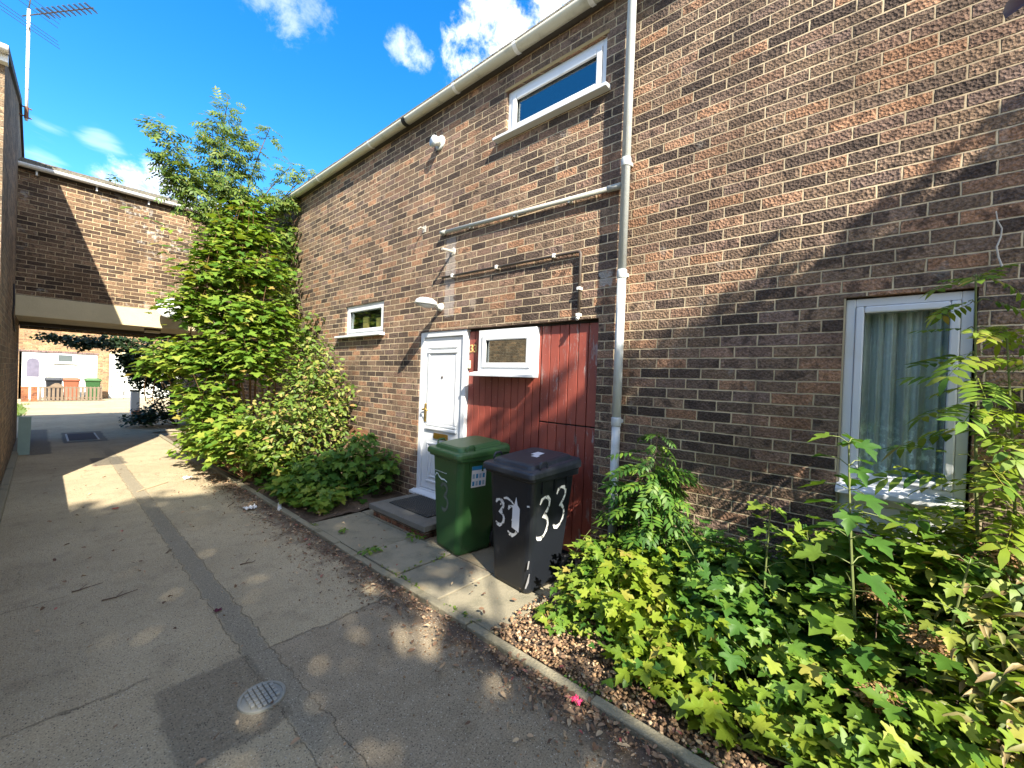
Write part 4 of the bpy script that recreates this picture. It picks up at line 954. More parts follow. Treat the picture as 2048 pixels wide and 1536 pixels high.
# twigs
tw = [((.15,4.16),.16,.2,'short forked dark twig on the open path, nearest the left wall'), ((.30,3.87),.17,.1,'long thin twig lying below the forked twig on the path'), ((.72,4.5),.10,1.0,'small curved twig in the middle of the path'), ((1.10,3.85),.12,-.1,'short dry twig right of the trench strip'), ((1.60,1.2),.16,.7,'pale curved twig on the dark soil near the pink wrapper'), ((1.45,5.6),.2,.9,'thin stick by the leaf litter near the bush')]
for i, ((xx,yy),L,a,lab) in enumerate(tw):
    r2 = random.Random(i); d = Vector((math.cos(a),math.sin(a),0)); p0 = Vector((xx,yy,.008)); pts = [p0+d*L*t+Vector((r2.uniform(-.015,.015),r2.uniform(-.015,.015),.004*t)) for t in (0,.3,.6,1)]
    q = MB(); q.tube(pts, .005, 5, .002)
    q.tube([pts[1], pts[1]+Vector((.04,.05,.01))], .003, 4); 
    tag(q.build('twig', 'twig'), lab, 'twig', 'fallen twigs on the path')
def crumple(name, c, s_, mat, label, seed, flat=.5):
    r2 = np.random.RandomState(seed); n = 9; vs = []
    for i in range(n):
        for j in range(n): vs.append((c[0]+(i/(n-1)-.5)*s_[0]+r2.normal()*.004, c[1]+(j/(n-1)-.5)*s_[1]+r2.normal()*.004, c[2]+abs(r2.normal())*flat*min(s_)*.35))
    return tag(build(name, vs, [(i*n+j,(i+1)*n+j,(i+1)*n+j+1,i*n+j+1) for i in range(n-1) for j in range(n-1)], mat), label, 'litter')
crumple('sweet_wrapper', (1.775,1.06,.012), (.04,.06), 'pink', 'bright pink wrapper by the kerb near the front plants', 1, .9)
crumple('paper_scrap', (1.60,5.35,.012), (.12,.10), 'paper', 'white paper scrap on leaf litter by the bush', 2)
crumple('paper_scrap', (1.41,7.4,.012), (.10,.12), 'paper', 'small pale scrap farther up the path by the bush', 3)
crumple('plastic_scrap', (.56,6.3,.01), (.05,.03), plain('red_litter', (.5,.08,.06), .5), 'tiny red scrap on the trench strip', 4)
crumple('leaf_scrap', (.79,3.2,.01), (.04,.03), plain('purple_leaf', (.12,.02,.05), .6), 'single purple fallen leaf on the trench strip', 5)
tag(MB().tube([(1.88,5.25,.03),(1.80,5.02,.035)], .022, 8).build('tube_scrap', 'paper'), 'grey white tube lying in leaf litter beside the bush', 'litter')
tag(MB().tube([(.82,7.0,.008),(1.18,7.35,.010)], .006, 5).build('straw_stick', plain('pale_stick', (.5,.38,.24), .8), ), 'long pale stick across the sunlit path', 'stick')

# ================================================================== PLANTS
def stems_to(root, base, ends, r, mat, name='trunk', seed=1, bend=.12):
    rr = random.Random(seed); s = MB()
    for e in ends: s.tube(curve(base, e, bend, 8, rr), r, 6, r*.3)
    return s.build(name, mat, root)
notwall = lambda P: (P[:, 0] < D-.04)
notwall_link = lambda P: (P[:, 0] < D-.04) & (P[:, 1] < YC-.06)
# tall ash growing in the corner
ash = thing('ash_tree', (2.35, 8.4, 0), 'tall slender ash rising above the gutter against the sky', 'tree')
tops = [(1.98,8.3,6.15),(1.10,8.3,5.35),(2.62,8.3,5.95),(2.98,8.3,5.42),(3.25,8.2,5.35),(2.25,8.3,5.75),(1.35,8.3,4.6),(1.80,8.4,5.6)]
tk = MB(); rr = random.Random(12); tk.tube(curve((2.35,8.4,0),(2.1,8.4,4.3),.03,8,rr), .05, 8, .025)
for e in tops: tk.tube(curve((2.2,8.4,2.9+rr.uniform(0,.9)), e, .06, 8, rr), .022, 6, .005)
tk.build('trunk', 'bark', ash)
rs = np.random.RandomState(31); Ps, As, Ns = [], [], []
def ash_blob(c, r, n):
    return (c, r, n)
ab = [((1.98,8.3,5.85),(.16,.2,.36),40), ((1.80,8.3,5.55),(.15,.25,.30),30), ((1.90,8.3,5.15),(.34,.35,.34),110), ((2.18,8.3,5.55),(.14,.2,.28),30), ((2.25,8.3,5.10),(.26,.3,.30),60),
      ((1.12,8.3,5.25),(.12,.15,.20),24), ((1.24,8.3,4.95),(.16,.2,.26),50), ((1.38,8.3,4.60),(.30,.3,.36),120), ((1.60,8.3,4.35),(.28,.3,.30),80), ((2.0,8.3,4.65),(.40,.4,.36),150), ((2.42,8.3,4.55),(.36,.35,.34),100),
      ((2.62,8.3,5.85),(.12,.15,.18),16), ((2.45,8.3,5.45),(.10,.15,.2),14), ((2.92,8.25,5.25),(.13,.2,.26),30), ((3.24,8.1,5.25),(.14,.2,.16),16), ((2.80,8.2,4.70),(.26,.25,.24),50), ((2.0,8.3,4.1),(.55,.4,.3),130)]
ab = [(c, tuple(q*.86 for q in r), int(n*(1.5 if c[2] < 4.9 else 1.1))) for c, r, n in ab]
foliage('crown', ASH, ab, (.15,.24), 'leaf_ash', ash, 41, upw=.55, droop=-.15, sunw=.45, jit=.7, keep=lambda P: (P[:,0] < D-.05) | (P[:,2] > 5.05))
# sycamore clump
syc = thing('sycamore_clump', (2.3, 7.6, 0), 'dense multi stemmed sycamore filling the corner in front of the beam', 'tree')
sb = [((2.12,7.95,4.15),(.26,.3,.28),80), ((2.35,8.0,4.3),(.2,.25,.22),40), ((2.02,7.8,3.72),(.42,.45,.34),250), ((2.42,7.9,3.80),(.30,.4,.36),170), ((1.66,7.6,3.38),(.32,.4,.26),140), ((1.60,7.5,2.95),(.38,.5,.34),230), ((2.05,7.4,3.08),(.48,.5,.38),320), ((2.42,7.6,3.15),(.30,.5,.38),170), ((1.45,7.5,2.50),(.38,.5,.32),240), ((1.95,7.3,2.40),(.54,.6,.40),400), ((2.42,7.3,2.40),(.36,.5,.42),230),
      ((1.22,7.6,1.75),(.34,.45,.25),170), ((1.58,7.4,1.78),(.46,.5,.36),320), ((2.1,7.0,1.85),(.56,.6,.42),400), ((1.05,7.8,1.55),(.20,.3,.13),60), ((1.6,7.3,1.15),(.42,.5,.36),260), ((1.75,7.2,.70),(.40,.5,.30),190)]
ends = [c for c, r, n in sb if c[2] > 1.4]
stems_to(syc, (2.25,7.6,.02), ends, .022, 'stem_red', 'trunk', 5)
foliage('crown', MAPLE_S, [(c, r, int(n*1.85)) for c, r, n in sb], (.07,.15), 'leaf_syc', syc, 42, upw=1.3, droop=.3, jit=.6, keep=notwall_link, shell=.5)
sx = MB(); rr = random.Random(61)
for k in range(44):
    c, q, n = rr.choice(sb); a = Vector(c); e = a+Vector((rr.uniform(-.9,.4)*q[0], rr.uniform(-1.15,-.3)*q[1], rr.uniform(-.2,1.2)*q[2]))
    sx.tube(curve(a+Vector((rr.uniform(-.1,.1), .15, -.45)), e, .07, 6, rr), .007, 5, .0025)
sx.build('branches', 'stem_red', syc)
# long shoots reaching left in front of the link wall
sh = MB(); rr = random.Random(6); P, A, N, S = [], [], [], []
for e in ((.78,7.6,3.72),(1.02,7.6,3.30),(.95,7.6,2.62),(1.22,7.6,3.05),(.86,7.8,1.60),(1.3,7.4,3.75)):
    pts = curve((1.75,7.5,e[2]-.55), e, .08, 7, rr); sh.tube(pts, .007, 5, .003)
    for i in range(2, 7):
        for k in range(2):
            q = pts[i]; a = rr.uniform(0,6.28); P.append(q+Vector((math.cos(a),math.sin(a),.1))*.06); A.append((math.cos(a)-.6, math.sin(a)-.2, -.5)); N.append((rr.uniform(-.4,.2), -.3, 1)); S.append(rr.uniform(.09,.15))
sh.build('shoot', 'stem_red', syc)
v, f = leaves_at(MAPLE_S, np.array(P,float), np.array(A,float), np.array(N,float), np.array(S)); build('shoot_leaves', v, f, 'leaf_syc', syc)
# ivy-like dark growth against the facade
ivy = thing('climbing_ivy', (3.05, 7.2, 0), 'dark ivy climbing the brick facade behind the sycamore', 'climber')
stems_to(ivy, (3.06,7.3,.05), [(3.07,8.3,4.2),(3.07,8.0,3.2),(3.07,8.9,3.8),(3.07,7.2,1.9)], .016, 'bark', 'stem', 9, .03)
foliage('foliage', MAPLE_S, [((2.98,8.5,3.9),(.18,.6,.5),260), ((2.98,8.3,3.1),(.18,.6,.6),260), ((3.0,7.5,2.2),(.16,.6,.6),180), ((3.0,8.7,4.4),(.14,.4,.3),130)], (.06,.11), 'leaf_ash', ivy, 43, keep=notwall, upw=.7, sunw=.3, jit=.9)
# yellowing privet
prv = thing('privet_bush', (2.6, 6.2, 0), 'yellowing small leaved bush against the facade left of the small window', 'bush')
pb = [((2.62,6.3,1.55),(.40,.55,.42),520), ((2.85,6.0,1.25),(.22,.5,.45),360), ((2.45,6.1,1.05),(.50,.6,.42),620), ((2.1,6.2,.95),(.40,.55,.40),380), ((2.75,6.0,.75),(.35,.6,.40),380), ((2.3,6.1,.55),(.5,.6,.36),380), ((2.75,6.4,1.95),(.22,.3,.28),160), ((1.95,6.4,.55),(.30,.5,.32),200)]
stems_to(prv, (2.5,6.3,.02), [c for c, r, n in pb], .012, 'bark', 'stem', 3)
rr = random.Random(17); tws = MB()
for k in range(60):
    c, r, n = rr.choice(pb); e = Vector(c)+Vector((rr.uniform(-1,1)*r[0],rr.uniform(-1,1)*r[1],rr.uniform(-1,1)*r[2])); tws.tube(curve(Vector(c).lerp(e,-.5), e, .1, 4, rr), .004, 4, .002)
tws.build('twigs', 'twig', prv)
foliage('crown', OVAL, [(c, r, int(n*1.05)) for c, r, n in pb], (.05,.095), 'leaf_shr', prv, 44, keep=notwall, upw=.8, sunw=.4, jit=.9, shell=.5)
# sycamores lower down in front
def small_bush(name, base, blobs, tpl, size, mat, stemmat, label, cat, group, seed, **kw):
    t = thing(name, base, label, cat, group); stems_to(t, base, [c for c, r, n in blobs] + [(c[0]+rnd.uniform(-1,1)*q[0]*.8, c[1]+rnd.uniform(-1,1)*q[1]*.8, max(.08, c[2]+rnd.uniform(-.4,1)*q[2])) for c, q, n in blobs for _ in range(5)], .006, stemmat, 'stem', seed)
    foliage('foliage', tpl, [(c, q, int(n*1.3)) for c, q, n in blobs], size, mat, t, seed, keep=notwall, **kw); return t
small_bush('sycamore_bush', (2.0,6.6,0), [((1.85,6.5,.75),(.40,.5,.32),190), ((1.7,6.9,.5),(.34,.5,.28),150), ((2.1,6.2,.42),(.40,.45,.25),150), ((1.62,7.7,.62),(.28,.5,.34),120), ((1.6,8.3,.4),(.25,.4,.25),80)], MAPLE_S, (.075,.14), 'leaf_syc', 'stem_red', 'bright sycamore shoots spilling over the kerb at the foot of the tall clump', 'bush', None, 51)
small_bush('sycamore_bush', (2.6,5.2,0), [((2.75,5.1,.45),(.36,.45,.26),230), ((2.45,5.3,.33),(.42,.45,.24),230), ((2.95,4.75,.40),(.16,.30,.25),90), ((2.2,5.35,.22),(.35,.4,.16),130), ((2.85,5.1,.7),(.2,.3,.14),50)], MAPLE_S, (.065,.115), 'leaf_mid', 'stem_green', 'low dark green sycamore seedlings left of the doorstep', 'bush', None, 52, upw=1.0)
small_bush('sycamore_bush', (2.1,4.9,0), [((2.15,4.75,.18),(.28,.3,.13),100), ((1.98,5.2,.2),(.14,.3,.15),70)], MAPLE_S, (.07,.12), 'leaf_syc', 'stem_green', 'small ragged seedlings at the kerb corner beside the slabs', 'bush', None, 53)
# dark tree and shrubs through the passage
dk = thing('yew_tree', (2.6,16.6,0), 'dark yew with a long branch hanging across beyond the passage', 'tree')
ty = MB(); ty.tube([(2.75,16.6,0),(2.72,16.6,1.2),(2.65,16.6,2.2),(2.6,16.6,3.2)], .09, 8, .05)
for e in ((1.4,16.6,2.3),(.75,16.6,2.25),(.25,16.7,2.33)): ty.tube([(2.65,16.6,2.15),(2.0,16.6,2.35),e], .03, 6, .008)
ty.build('trunk', 'bark', dk)
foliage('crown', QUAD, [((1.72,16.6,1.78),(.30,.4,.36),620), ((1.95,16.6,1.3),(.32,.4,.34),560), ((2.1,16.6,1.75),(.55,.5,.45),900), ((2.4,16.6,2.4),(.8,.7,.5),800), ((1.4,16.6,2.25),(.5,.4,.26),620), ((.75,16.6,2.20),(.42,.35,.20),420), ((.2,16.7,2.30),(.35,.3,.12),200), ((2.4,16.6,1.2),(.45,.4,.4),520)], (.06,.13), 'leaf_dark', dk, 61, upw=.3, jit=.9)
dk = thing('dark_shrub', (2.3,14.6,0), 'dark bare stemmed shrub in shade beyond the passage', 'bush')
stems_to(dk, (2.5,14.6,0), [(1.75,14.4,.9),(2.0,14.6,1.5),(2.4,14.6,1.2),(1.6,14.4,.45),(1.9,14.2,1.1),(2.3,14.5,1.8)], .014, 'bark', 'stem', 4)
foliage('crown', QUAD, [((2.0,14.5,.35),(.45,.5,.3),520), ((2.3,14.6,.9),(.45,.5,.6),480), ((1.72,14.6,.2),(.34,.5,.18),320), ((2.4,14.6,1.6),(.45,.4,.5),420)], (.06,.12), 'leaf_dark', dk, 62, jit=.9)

# ---- near bed, right of the bins
A_, G_, Y_, DR = 'leaf_ash', 'leaf_mid', 'leaf_yel', 'leaf_dry'
whorl_sapling('rowan_sapling', (2.9,1.15,.05), (2.93,1.16,1.24), 14, ASHBIG, (.17,.26), 'leaf_mid', 'bark', 'small leafy sapling against the brick just right of the downpipe', 'sapling', 'saplings in the near bed', 71, .22, .08, 4, .008)
whorl_sapling('maple_sapling', (2.46,-.02,.05), (2.50,.08,1.36), 11, MAPLE, (.11,.17), 'leaf_mid', 'stem_green', 'upright maple sapling with big dark leaves left of the tall window', 'sapling', 'saplings in the near bed', 72, .12, .14, 3, .008)
whorl_sapling('maple_sapling', (2.62,.42,.05), (2.62,.40,.95), 8, MAPLE, (.085,.13), 'leaf_syc', 'stem_green', 'shorter bright maple sapling between downpipe and tall window', 'sapling', 'saplings in the near bed', 73, .15, .12, 3, .007)
whorl_sapling('ash_sapling', (2.72,-.42,.05), (2.78,-.33,2.14), 15, ASHBIG, (.24,.36), 'leaf_syc', 'stem_green', 'tallest ash sapling crossing the right side of the tall window', 'sapling', 'saplings in the near bed', 74, .22, .06, 3, .009, .12)
whorl_sapling('ash_sapling', (2.70,-.50,.05), (2.86,-.44,1.90), 13, ASHBIG, (.24,.34), 'leaf_yel', 'stem_green', 'thinner leaning ash sapling beside the tallest one at the frame edge', 'sapling', 'saplings in the near bed', 75, .25, .06, 2, .008, .12)
whorl_sapling('ash_sapling', (2.62,-.62,.05), (2.66,-.52,1.75), 12, ASHBIG, (.22,.33), 'leaf_ash', 'stem_green', 'darker ash sapling cut by the right edge of the view', 'sapling', 'saplings in the near bed', 78, .2, .07, 3, .008, .1)
whorl_sapling('maple_sapling', (2.40,-.28,.05), (2.38,-.30,.95), 9, MAPLE, (.06,.10), 'leaf_syc', 'stem_green', 'yellow green maple sapling in front of the ash saplings', 'sapling', 'saplings in the near bed', 76, .15, .12, 3, .007)
small_bush('sycamore_bush', (2.35,1.55,.03), [((2.62,1.42,.30),(.20,.20,.20),161), ((2.40,1.42,.20),(.16,.18,.12),85), ((2.85,1.42,.30),(.18,.16,.2),104), ((2.22,1.48,.08),(.12,.16,.05),34)], MAPLE, (.045,.085), 'leaf_syc', 'stem_green', 'low sycamore seedlings crowding the corner of the black bin', 'bush', 'low plants in the near bed', 81, upw=1.0)
small_bush('sycamore_bush', (2.25,.95,.03), [((2.34,1.0,.24),(.26,.28,.16),127), ((2.08,.85,.14),(.14,.22,.08),44), ((2.65,1.05,.34),(.28,.28,.22),161), ((2.2,.68,.2),(.2,.16,.12),61)], MAPLE, (.05,.10), 'leaf_yel', 'stem_green', 'lime green sycamore plants leaning toward the kerb in full sun', 'bush', 'low plants in the near bed', 82, upw=1.0)
small_bush('sycamore_bush', (2.6,.55,.03), [((2.75,.65,.45),(.30,.32,.26),255), ((2.45,.50,.35),(.32,.30,.26),255), ((2.9,.3,.55),(.20,.3,.28),153)], MAPLE, (.045,.09), 'leaf_mid', 'stem_green', 'deep green sycamore plants below the left edge of the tall window', 'bush', 'low plants in the near bed', 83, upw=1.0)
small_bush('sycamore_bush', (2.3,.2,.03), [((2.36,.25,.30),(.28,.30,.22),198), ((2.12,.16,.16),(.16,.26,.10),72), ((2.55,.1,.4),(.3,.3,.3),180)], MAPLE, (.045,.09), 'leaf_syc', 'stem_green', 'mid green sycamore plants in the middle of the near bed', 'bush', 'low plants in the near bed', 84, upw=1.0)
small_bush('sycamore_bush', (2.25,-.2,.03), [((2.2,-.15,.28),(.26,.30,.20),216), ((2.5,-.3,.5),(.30,.30,.30),252), ((2.05,-.05,.15),(.14,.25,.1),90)], MAPLE, (.045,.085), 'leaf_syc', 'stem_green', 'leafy sycamore plants at the bottom of the near bed', 'bush', 'low plants in the near bed', 85, upw=1.0)
small_bush('hydrangea_bush', (2.5,-.5,.03), [((2.45,-.5,.55),(.35,.30,.32),504), ((2.75,-.5,.75),(.30,.30,.30),360), ((2.3,-.45,.30),(.3,.3,.25),312), ((2.6,-.7,.6),(.4,.3,.5),360)], LANCE, (.05,.09), 'leaf_dry', 'twig', 'half dead brown leaved bush at the right edge of the near bed', 'bush', 'low plants in the near bed', 86, jit=.9)
small_bush('ash_bush', (2.9,.0,.03), [((2.9,-.05,.55),(.16,.35,.4),60), ((2.95,.7,.4),(.12,.4,.3),40), ((2.85,-.45,.8),(.2,.3,.5),60)], ASHBIG, (.16,.25), 'leaf_yel', 'stem_green', 'yellow green ash shoots along the foot of the wall under the tall window', 'bush', 'low plants in the near bed', 87)
small_bush('sycamore_bush', (2.05,.42,.03), [((2.06,.45,.15),(.13,.22,.11),60), ((2.02,-.05,.16),(.12,.25,.12),60), ((2.28,.62,.26),(.16,.16,.16),60)], MAPLE, (.05,.10), 'leaf_yel', 'stem_green', 'bright lime seedlings right at the kerb in the near bed', 'bush', 'low plants in the near bed', 88, upw=1.0)
small_bush('sycamore_bush', (2.3,-.5,.03), [((2.25,-.42,.35),(.26,.26,.24),170), ((2.5,-.55,.62),(.26,.24,.22),170), ((2.05,-.4,.2),(.16,.2,.14),70)], MAPLE, (.05,.09), 'leaf_yel', 'stem_green', 'yellow green seedlings in the bottom right corner of the view', 'bush', 'low plants in the near bed', 89, upw=1.0)
small_bush('rowan_bush', (2.9,1.12,.03), [((2.92,1.15,.62),(.14,.24,.30),60), ((2.9,1.2,.95),(.10,.16,.18),26), ((2.92,.85,.42),(.14,.26,.22),40)], ASHBIG, (.16,.25), 'leaf_mid', 'bark', 'feathery green shoots filling in beside the small sapling by the downpipe', 'bush', 'low plants in the near bed', 93)
small_bush('sycamore_bush', (2.7,.0,.03), [((2.78,.05,.72),(.22,.26,.22),120), ((2.7,-.25,.80),(.22,.24,.24),120)], MAPLE, (.06,.11), 'leaf_syc', 'stem_green', 'taller sycamore plants rising in front of the sill of the tall window', 'bush', 'low plants in the near bed', 94)
# dried flower heads
fhd = [((2.34,-.20,.62),'dried brown flower head low in the near bed, nearest the kerb'), ((2.50,-.05,.70),'dried brown flower head beside the maple sapling stem'), ((2.62,-.42,.95),'dried brown flower head below the ash saplings'), ((2.2,-.05,.40),'small dried flower head close to the kerb')]
for i, (c, lab) in enumerate(fhd):
    t = thing('flower_head', (c[0], c[1], .03), lab, 'flower head', 'dried flower heads in the near bed')
    MB().tube(curve((c[0]+.05,c[1]-.05,.03), c, .06, 6, random.Random(i)), .004, 5, .003).build('stalk', 'twig', t)
    foliage('petals', OVAL, [(c, (.075,.075,.045), 330)], (.012,.024), 'seed', t, 90+i, jit=1.2)
# bare arching stems
for i, (a, b_) in enumerate((((2.75,-.6,.2),(2.2,.05,.55)), ((2.85,-.55,.3),(2.45,-.2,.50)))):
    pass
bs = thing('bare_stems', (2.9,-.55,.3), 'pale leafless stems arching at the right edge near the wall', 'stems')
q = MB(); rr = random.Random(23)
for k in range(9):
    q.tube(curve((3.0,-.62,.5+k*.09), (2.8+rr.uniform(-.1,.1),-.36+rr.uniform(-.1,.06),.75+k*.11+rr.uniform(-.1,.1)), .2, 7, rr), .0035, 4, .0015)
q.build('stem', plain('pale_stem', (.36,.31,.24), .8), bs)
q = MB().tube([(3.09,-.452,2.24),(3.10,-.440,2.29),(3.095,-.432,2.34),(3.10,-.445,2.39),(3.10,-.447,2.43),(3.10,-.432,2.47),(3.10,-.425,2.52)], .0045, 5, .0025)
tag(q.build('ivy_root', plain('pale_root', (.55,.5,.42), .8)), 'short white crooked root on the brick above the tall window', 'root')
# seedlings in cracks
for i, (c, lab) in enumerate((((2.42,3.30,.03),'tuft of weeds in the slab joint beside the doorstep'), ((1.95,3.28,.03),'long bladed weed growing at the kerb by the slabs'), ((2.0,3.9,.03),'tiny weed in the middle of the first slab'))):
    t = thing('weed', c, lab, 'weed', 'weeds in the paving joints')
    MB().tube([c, (c[0],c[1],c[2]+.03)], .003, 4).build('stem', 'stem_green', t)
    foliage('foliage', OVAL, [((c[0],c[1],c[2]+.03), (.10 if i != 2 else .03, .08 if i != 2 else .03, .02), 26 if i != 2 else 10)], (.03,.06), 'leaf_syc', t, 95+i)
# moss and weeds as ground cover
rs = np.random.RandomState(77); n = 900
P = np.c_[rs.uniform(1.9,3.08,n), rs.uniform(-.8,1.66,n), rs.uniform(.06,.22,n)]
k = P[:, 0] > 2.15+.25*np.sin(P[:, 1]*5); P = P[k]; n = len(P)
v, f = leaves_at(MAPLE_S, P, rs.normal(size=(n,3))*np.array([1,1,.3]), np.c_[rs.normal(size=(n,2))*.4, np.ones(n)], rs.uniform(.04,.08,n))
tag(build('ground_cover', v, f, 'leaf_mid'), 'low leafy ground cover under the near plants', 'ground cover', kind='stuff')
n = 1100; P = np.c_[rs.uniform(1.9,3.0,n), rs.uniform(4.6,9.5,n), rs.uniform(.05,.25,n)]
v, f = leaves_at(MAPLE_S, P, rs.normal(size=(n,3))*np.array([1,1,.3]), np.c_[rs.normal(size=(n,2))*.4, np.ones(n)], rs.uniform(.06,.12,n))
tag(build('ground_cover', v, f, 'leaf_mid'), 'low leafy ground cover under the large bush', 'ground cover', kind='stuff')
n = 420; yk = rs.uniform(-.6, 4.4, n); P = np.c_[1.868+rs.normal(size=n)*.012, yk, np.full(n, .035)]; P = P[(np.sin(yk*7.3)+np.sin(yk*3.1)) > .2]
Q2 = np.c_[rs.uniform(1.9,3.1,90), np.full(90,2.79)+rs.normal(size=90)*.012, np.full(90,.03)]; P = np.r_[P, Q2]; n = len(P)
v, f = leaves_at(OVAL, P, np.c_[rs.normal(size=(n,2)), rs.uniform(.1,1,n)], np.c_[rs.normal(size=(n,2))*.5, np.ones(n)], rs.uniform(.012,.035,n))
tag(build('moss', v, f, 'leaf_syc'), 'small moss and weed tufts along the kerb joint', 'moss', kind='stuff')
# plant on the link roof
t = thing('roof_weed', (.86,11.1,5.1), 'small weed growing in the white gutter over the passage', 'weed')
MB().tube([(.86,11.08,5.0),(.87,11.08,5.2)], .006, 5).build('stem', 'stem_green', t)
foliage('foliage', OVAL, [((.87,11.08,5.2),(.09,.08,.09),30)], (.05,.09), 'leaf_ash', t, 99)

# ---- trees behind the viewer: they throw the dappled shade
plum = thing('plum_tree', (2.4,-3.6,0), 'purple leaved plum whose branch tip hangs in at the top right', 'tree')
tk = MB(); rr = random.Random(31); tk.tube(curve((2.4,-3.6,0),(2.1,-3.2,3.6),.04,8,rr), .11, 10, .06)
for e in ((1.45,-3.4,5.3),(1.88,-3.4,4.7),(1.05,-3.4,5.8)): tk.tube(curve((2.1,-3.2,3.4), e, .08, 7, rr), .05, 7, .012)
hang = [(2.1,-3.2,3.4),(2.15,-2.3,3.55),(1.9,-1.2,3.2),(1.62,-.55,2.85),(1.50,-.33,2.66)]
tk.tube(hang, .022, 7, .005); tk.build('trunk', 'bark', plum)
pbl = [((2.02,-3.4,5.12),(.30,.35,.32),240), ((1.78,-3.4,5.40),(.28,.35,.28),200), ((2.2,-3.4,4.75),(.24,.35,.30),160), ((2.05,-3.4,4.2),(.24,.4,.32),150), ((1.88,-3.4,4.75),(.34,.4,.46),330), ((1.66,-3.4,5.05),(.34,.4,.46),340), ((1.45,-3.4,5.35),(.34,.4,.42),320), ((1.25,-3.4,5.65),(.32,.4,.38),280), ((1.05,-3.4,5.9),(.32,.4,.34),240), ((1.70,-3.4,4.55),(.22,.3,.18),60), ((1.85,-1.6,3.45),(.35,.4,.2),16)]
PLUM = pbl
foliage('crown', OVAL, pbl, (.09,.15), 'leaf_plum', plum, 33, jit=.8)
P = np.array([(1.47,-.265,2.59),(1.50,-.285,2.66),(1.46,-.245,2.52),(1.52,-.30,2.72),(1.48,-.255,2.56),(1.46,-.225,2.62)]); A = np.array([(-.3,.55,-.5),(-.2,.4,.1),(-.35,.5,-.6),(-.4,.2,.3),(.1,.5,-.7),(-.5,.4,0)]); N = np.array([(-.6,-.2,.8),(-.3,-.6,.7),(-.8,.1,.5),(-.2,-.2,1),(-.9,0,.3),(-.5,-.2,.8)])
v, f = leaves_at(OVAL, P, A, N, np.array([.08,.07,.085,.07,.08,.06])); build('branch_leaves', v, f, leaf_mat('shaded_plum_leaf', [(0,(.012,.006,.010)),(1,(.026,.010,.014))], .15, .45), plum)  # darker copy of the plum leaf; shade put into the sunlit tip's colour

oak = thing('shade_tree', (-3.2,-7.2,0), 'broad tree standing behind the viewer shading the path', 'tree')
tk = MB(); rr = random.Random(41); tk.tube(curve((-3.2,-7.2,0),(-3.0,-6.8,4.2),.04,8,rr), .24, 12, .15)
ob = []
rs = np.random.RandomState(5)
def shade_region(x):   # upper limit of the crown seen from the sun, at the plane y=-6
    return np.interp(x, [-7.2,-5.6,-4.9,-3.7,-2.4,-1.3,-.8,-.3], [11.4,12.3,12.2,11.9,11.2,10.6,9.8,8.6])
for gx in np.arange(-7.2, -.2, .52):
    for gz in np.arange(4.8, 12.4, .52):
        x = gx+rs.uniform(-.16,.16); z = gz+rs.uniform(-.16,.16)
        if z > shade_region(x)-.25+rs.uniform(-.25,.2): continue
        if z < 4.9 or (x > 1.55-.4624*z and z < 8.3): continue   # the near bed stays in the sun
        if rs.uniform() < (.10 if 5.2 < z < 8.2 else .02): continue                       # windows of light
        r = rs.uniform(.34,.52); dy = rs.normal()*.6; ob.append(((x+.43*dy, -6.2+dy, z-.93*dy), (r, r*.9, r*.8), int(115*r/.45)))
for c, r, n in ob[::3]: tk.tube(curve((-3.0,-6.8,3.8+rr.uniform(-.5,.4)), c, .08, 6, rr), .05, 5, .01)
tk.build('trunk', 'bark', oak)
SPOTS = [(1.66,1.98,.10),(1.53,2.04,.10),(1.46,2.16,.08),(.9,2.54,.09),(.93,2.25,.07),(1.12,2.13,.10),(1.41,2.51,.06),(1.01,1.9,.08),(.53,2.08,.07),(.25,2.23,.11),(.23,2.53,.08),(.9,1.73,.09),(1.12,1.45,.08),(.97,2.05,.06),(1.74,1.28,.07),(.78,3.08,.06),(1.47,2.3,.06),(.68,1.92,.07),(.3,1.9,.10),(1.5,5.9,.10),(1.2,6.3,.12),(.6,6.4,.12)]
def gaps(P):
    k = np.ones(len(P), bool); d = -np.array(SUN)
    for sx, sy, sr in SPOTS:
        q = P-np.array([sx, sy, 0.]); k &= np.linalg.norm(q-np.outer(q@d, d), axis=1) > sr*.62+.012
    return k
foliage('crown', QUAD, ob, (.15,.24), 'leaf_mid', oak, 66, jit=.9, keep=gaps)
hg = thing('added_hedge', (-4.6,-2.5,0), 'unseen hedge added to darken window reflections and block side sky', 'hedge')  # added out of view: dark reflection for the panes, less sky on the facade
hb_ = MB(); hb_.box(-4.9,-4.5,-9,3.4,0,4.6); hb_.build('core', 'bark', hg)
rs = np.random.RandomState(8); n = 7000
P = np.c_[rs.uniform(-4.55,-4.2,n), rs.uniform(-9,3.5,n), rs.uniform(.05,4.9,n)]
v, f = leaves_at(QUAD, P, rs.normal(size=(n,3)), np.c_[np.ones(n)*.6, rs.normal(size=n)*.5, np.abs(rs.normal(size=n))], rs.uniform(.12,.2,n)); build('foliage', v, f, 'leaf_mid', hg)

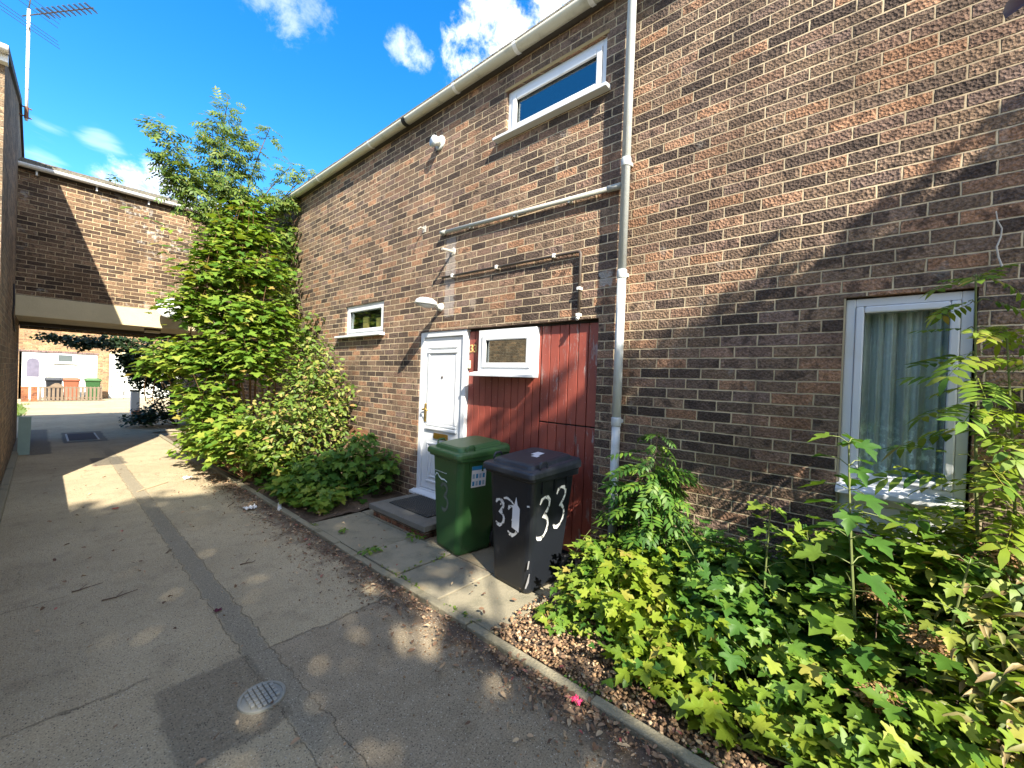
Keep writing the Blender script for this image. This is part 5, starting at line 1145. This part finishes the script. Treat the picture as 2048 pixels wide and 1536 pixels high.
# ================================================================== LIGHT, SKY, CAMERA
sd = bpy.data.lights.new('sun', 'SUN'); sd.energy = 5.0; sd.angle = math.radians(.53); sd.color = (1.0,.925,.79)
so = bpy.data.objects.new('sun', sd); COL.objects.link(so); so.rotation_euler = SUN.to_track_quat('-Z','Y').to_euler(); so.location = (-10,-20,20)
wd = bpy.data.worlds.new('World'); scene.world = wd; wd.use_nodes = True; nt = wd.node_tree; nt.nodes.clear(); g = G(nt)
sky = g.n('ShaderNodeTexSky', sky_type='NISHITA'); sky.sun_disc = False
to_sun = -SUN; sky.sun_elevation = math.asin(to_sun.z); sky.sun_rotation = math.atan2(to_sun.x, to_sun.y)
sky.air_density = 1.0; sky.dust_density = .4; sky.ozone_density = 3.0; sky.altitude = 50
dirv = g.n('ShaderNodeTexCoord').outputs['Generated']
nrm = g.v('NORMALIZE', dirv)
def near(c, r0, r1):
    d = g.v('DISTANCE', nrm, c); return g.sm(d, r1, r0)
warp = g.noise(nrm, 4.0, 3, .5, True)
wv = g.v('ADD', nrm, g.v('MULTIPLY', warp, (.12,.12,.12)))
fb = g.noise(wv, 13.0, 7, .66)
wisp = g.noise(g.v('MULTIPLY', wv, (5.0,5.0,22.0)), 1.0, 5, .6)
dens = None
for c, r0, r1, amt, w_ in (((.4452,.6663,.5982),.005,.056,.46,0), ((.425,.675,.603),.005,.045,.38,0), ((.54,.575,.615),.02,.11,.9,0), ((.5647,.4959,.6597),.03,.16,1.0,0), ((.6022,.4351,.6693),.03,.16,1.0,0),
                      ((.2495,.7587,.6018),.01,.075,.28,0), ((.29,.73,.62),.01,.06,.2,0), ((.11,.945,.305),.02,.085,.62,0), ((.1844,.934,.300),.02,.08,.62,0), ((.055,.9336,.3537),.005,.045,.22,1), ((-.003,.9496,.3134),.005,.05,.18,1), ((-.003,.9405,.3399),.005,.04,.15,1)):
    m_ = near(c, r0, r1); src = wisp if w_ else fb
    k = g.m('MULTIPLY', g.sm(g.m('ADD', src, g.m('MULTIPLY', m_, .24)), .58, .86), g.m('MULTIPLY', g.sm(m_, 0.0, .4), amt))
    dens = k if dens is None else g.m('MAXIMUM', dens, k)
zz = g.xyz(nrm)[2]
back = g.m('MULTIPLY', g.sm(g.noise(wv, 3.0, 5, .6), .40, .62), g.m('MULTIPLY', g.sm(g.xyz(nrm)[1], .25, -.15), .85))  # unseen cloud behind the viewer, added to brighten and whiten the shade
dens = g.m('MAXIMUM', dens, back)
hsv = g.n('ShaderNodeHueSaturation'); hsv.inputs['Saturation'].default_value = 1.38; hsv.inputs['Value'].default_value = 1.0; g.link(sky.outputs[0], hsv.inputs['Color'])
colr = g.mix(dens, hsv.outputs[0], (6.6,6.5,6.4))
bg = g.n('ShaderNodeBackground'); bg.inputs['Strength'].default_value = .132; g.link(colr, bg.inputs[0])
ow = g.n('ShaderNodeOutputWorld'); g.link(bg.outputs[0], ow.inputs[0])

cd = bpy.data.cameras.new('camera'); cam = bpy.data.objects.new('camera', cd); COL.objects.link(cam); scene.camera = cam
cd.sensor_width = 36; cd.sensor_fit = 'HORIZONTAL'; cd.lens = 824.43*36/2048; cd.clip_end = 500; cd.clip_start = .05
yaw, pitch, roll = 0.8506035, -0.0100576, 0.0357508
fw_ = Vector((math.sin(yaw)*math.cos(pitch), math.cos(yaw)*math.cos(pitch), math.sin(pitch)))
r0 = Vector((math.cos(yaw), -math.sin(yaw), 0)); u0 = r0.cross(fw_)
rv = r0*math.cos(roll)+u0*math.sin(roll); uv = -r0*math.sin(roll)+u0*math.cos(roll)
Mx = Matrix((rv, uv, -fw_)).transposed().to_4x4(); Mx.translation = (0,0,1.6); cam.matrix_world = Mx
vs_ = scene.view_settings; vs_.view_transform = 'Standard'; vs_.look = 'None'; vs_.gamma = 1; vs_.exposure = 1.6
scene.cycles.max_bounces = 5; scene.cycles.diffuse_bounces = 3; scene.cycles.glossy_bounces = 2; scene.cycles.transmission_bounces = 3; scene.cycles.transparent_max_bounces = 6
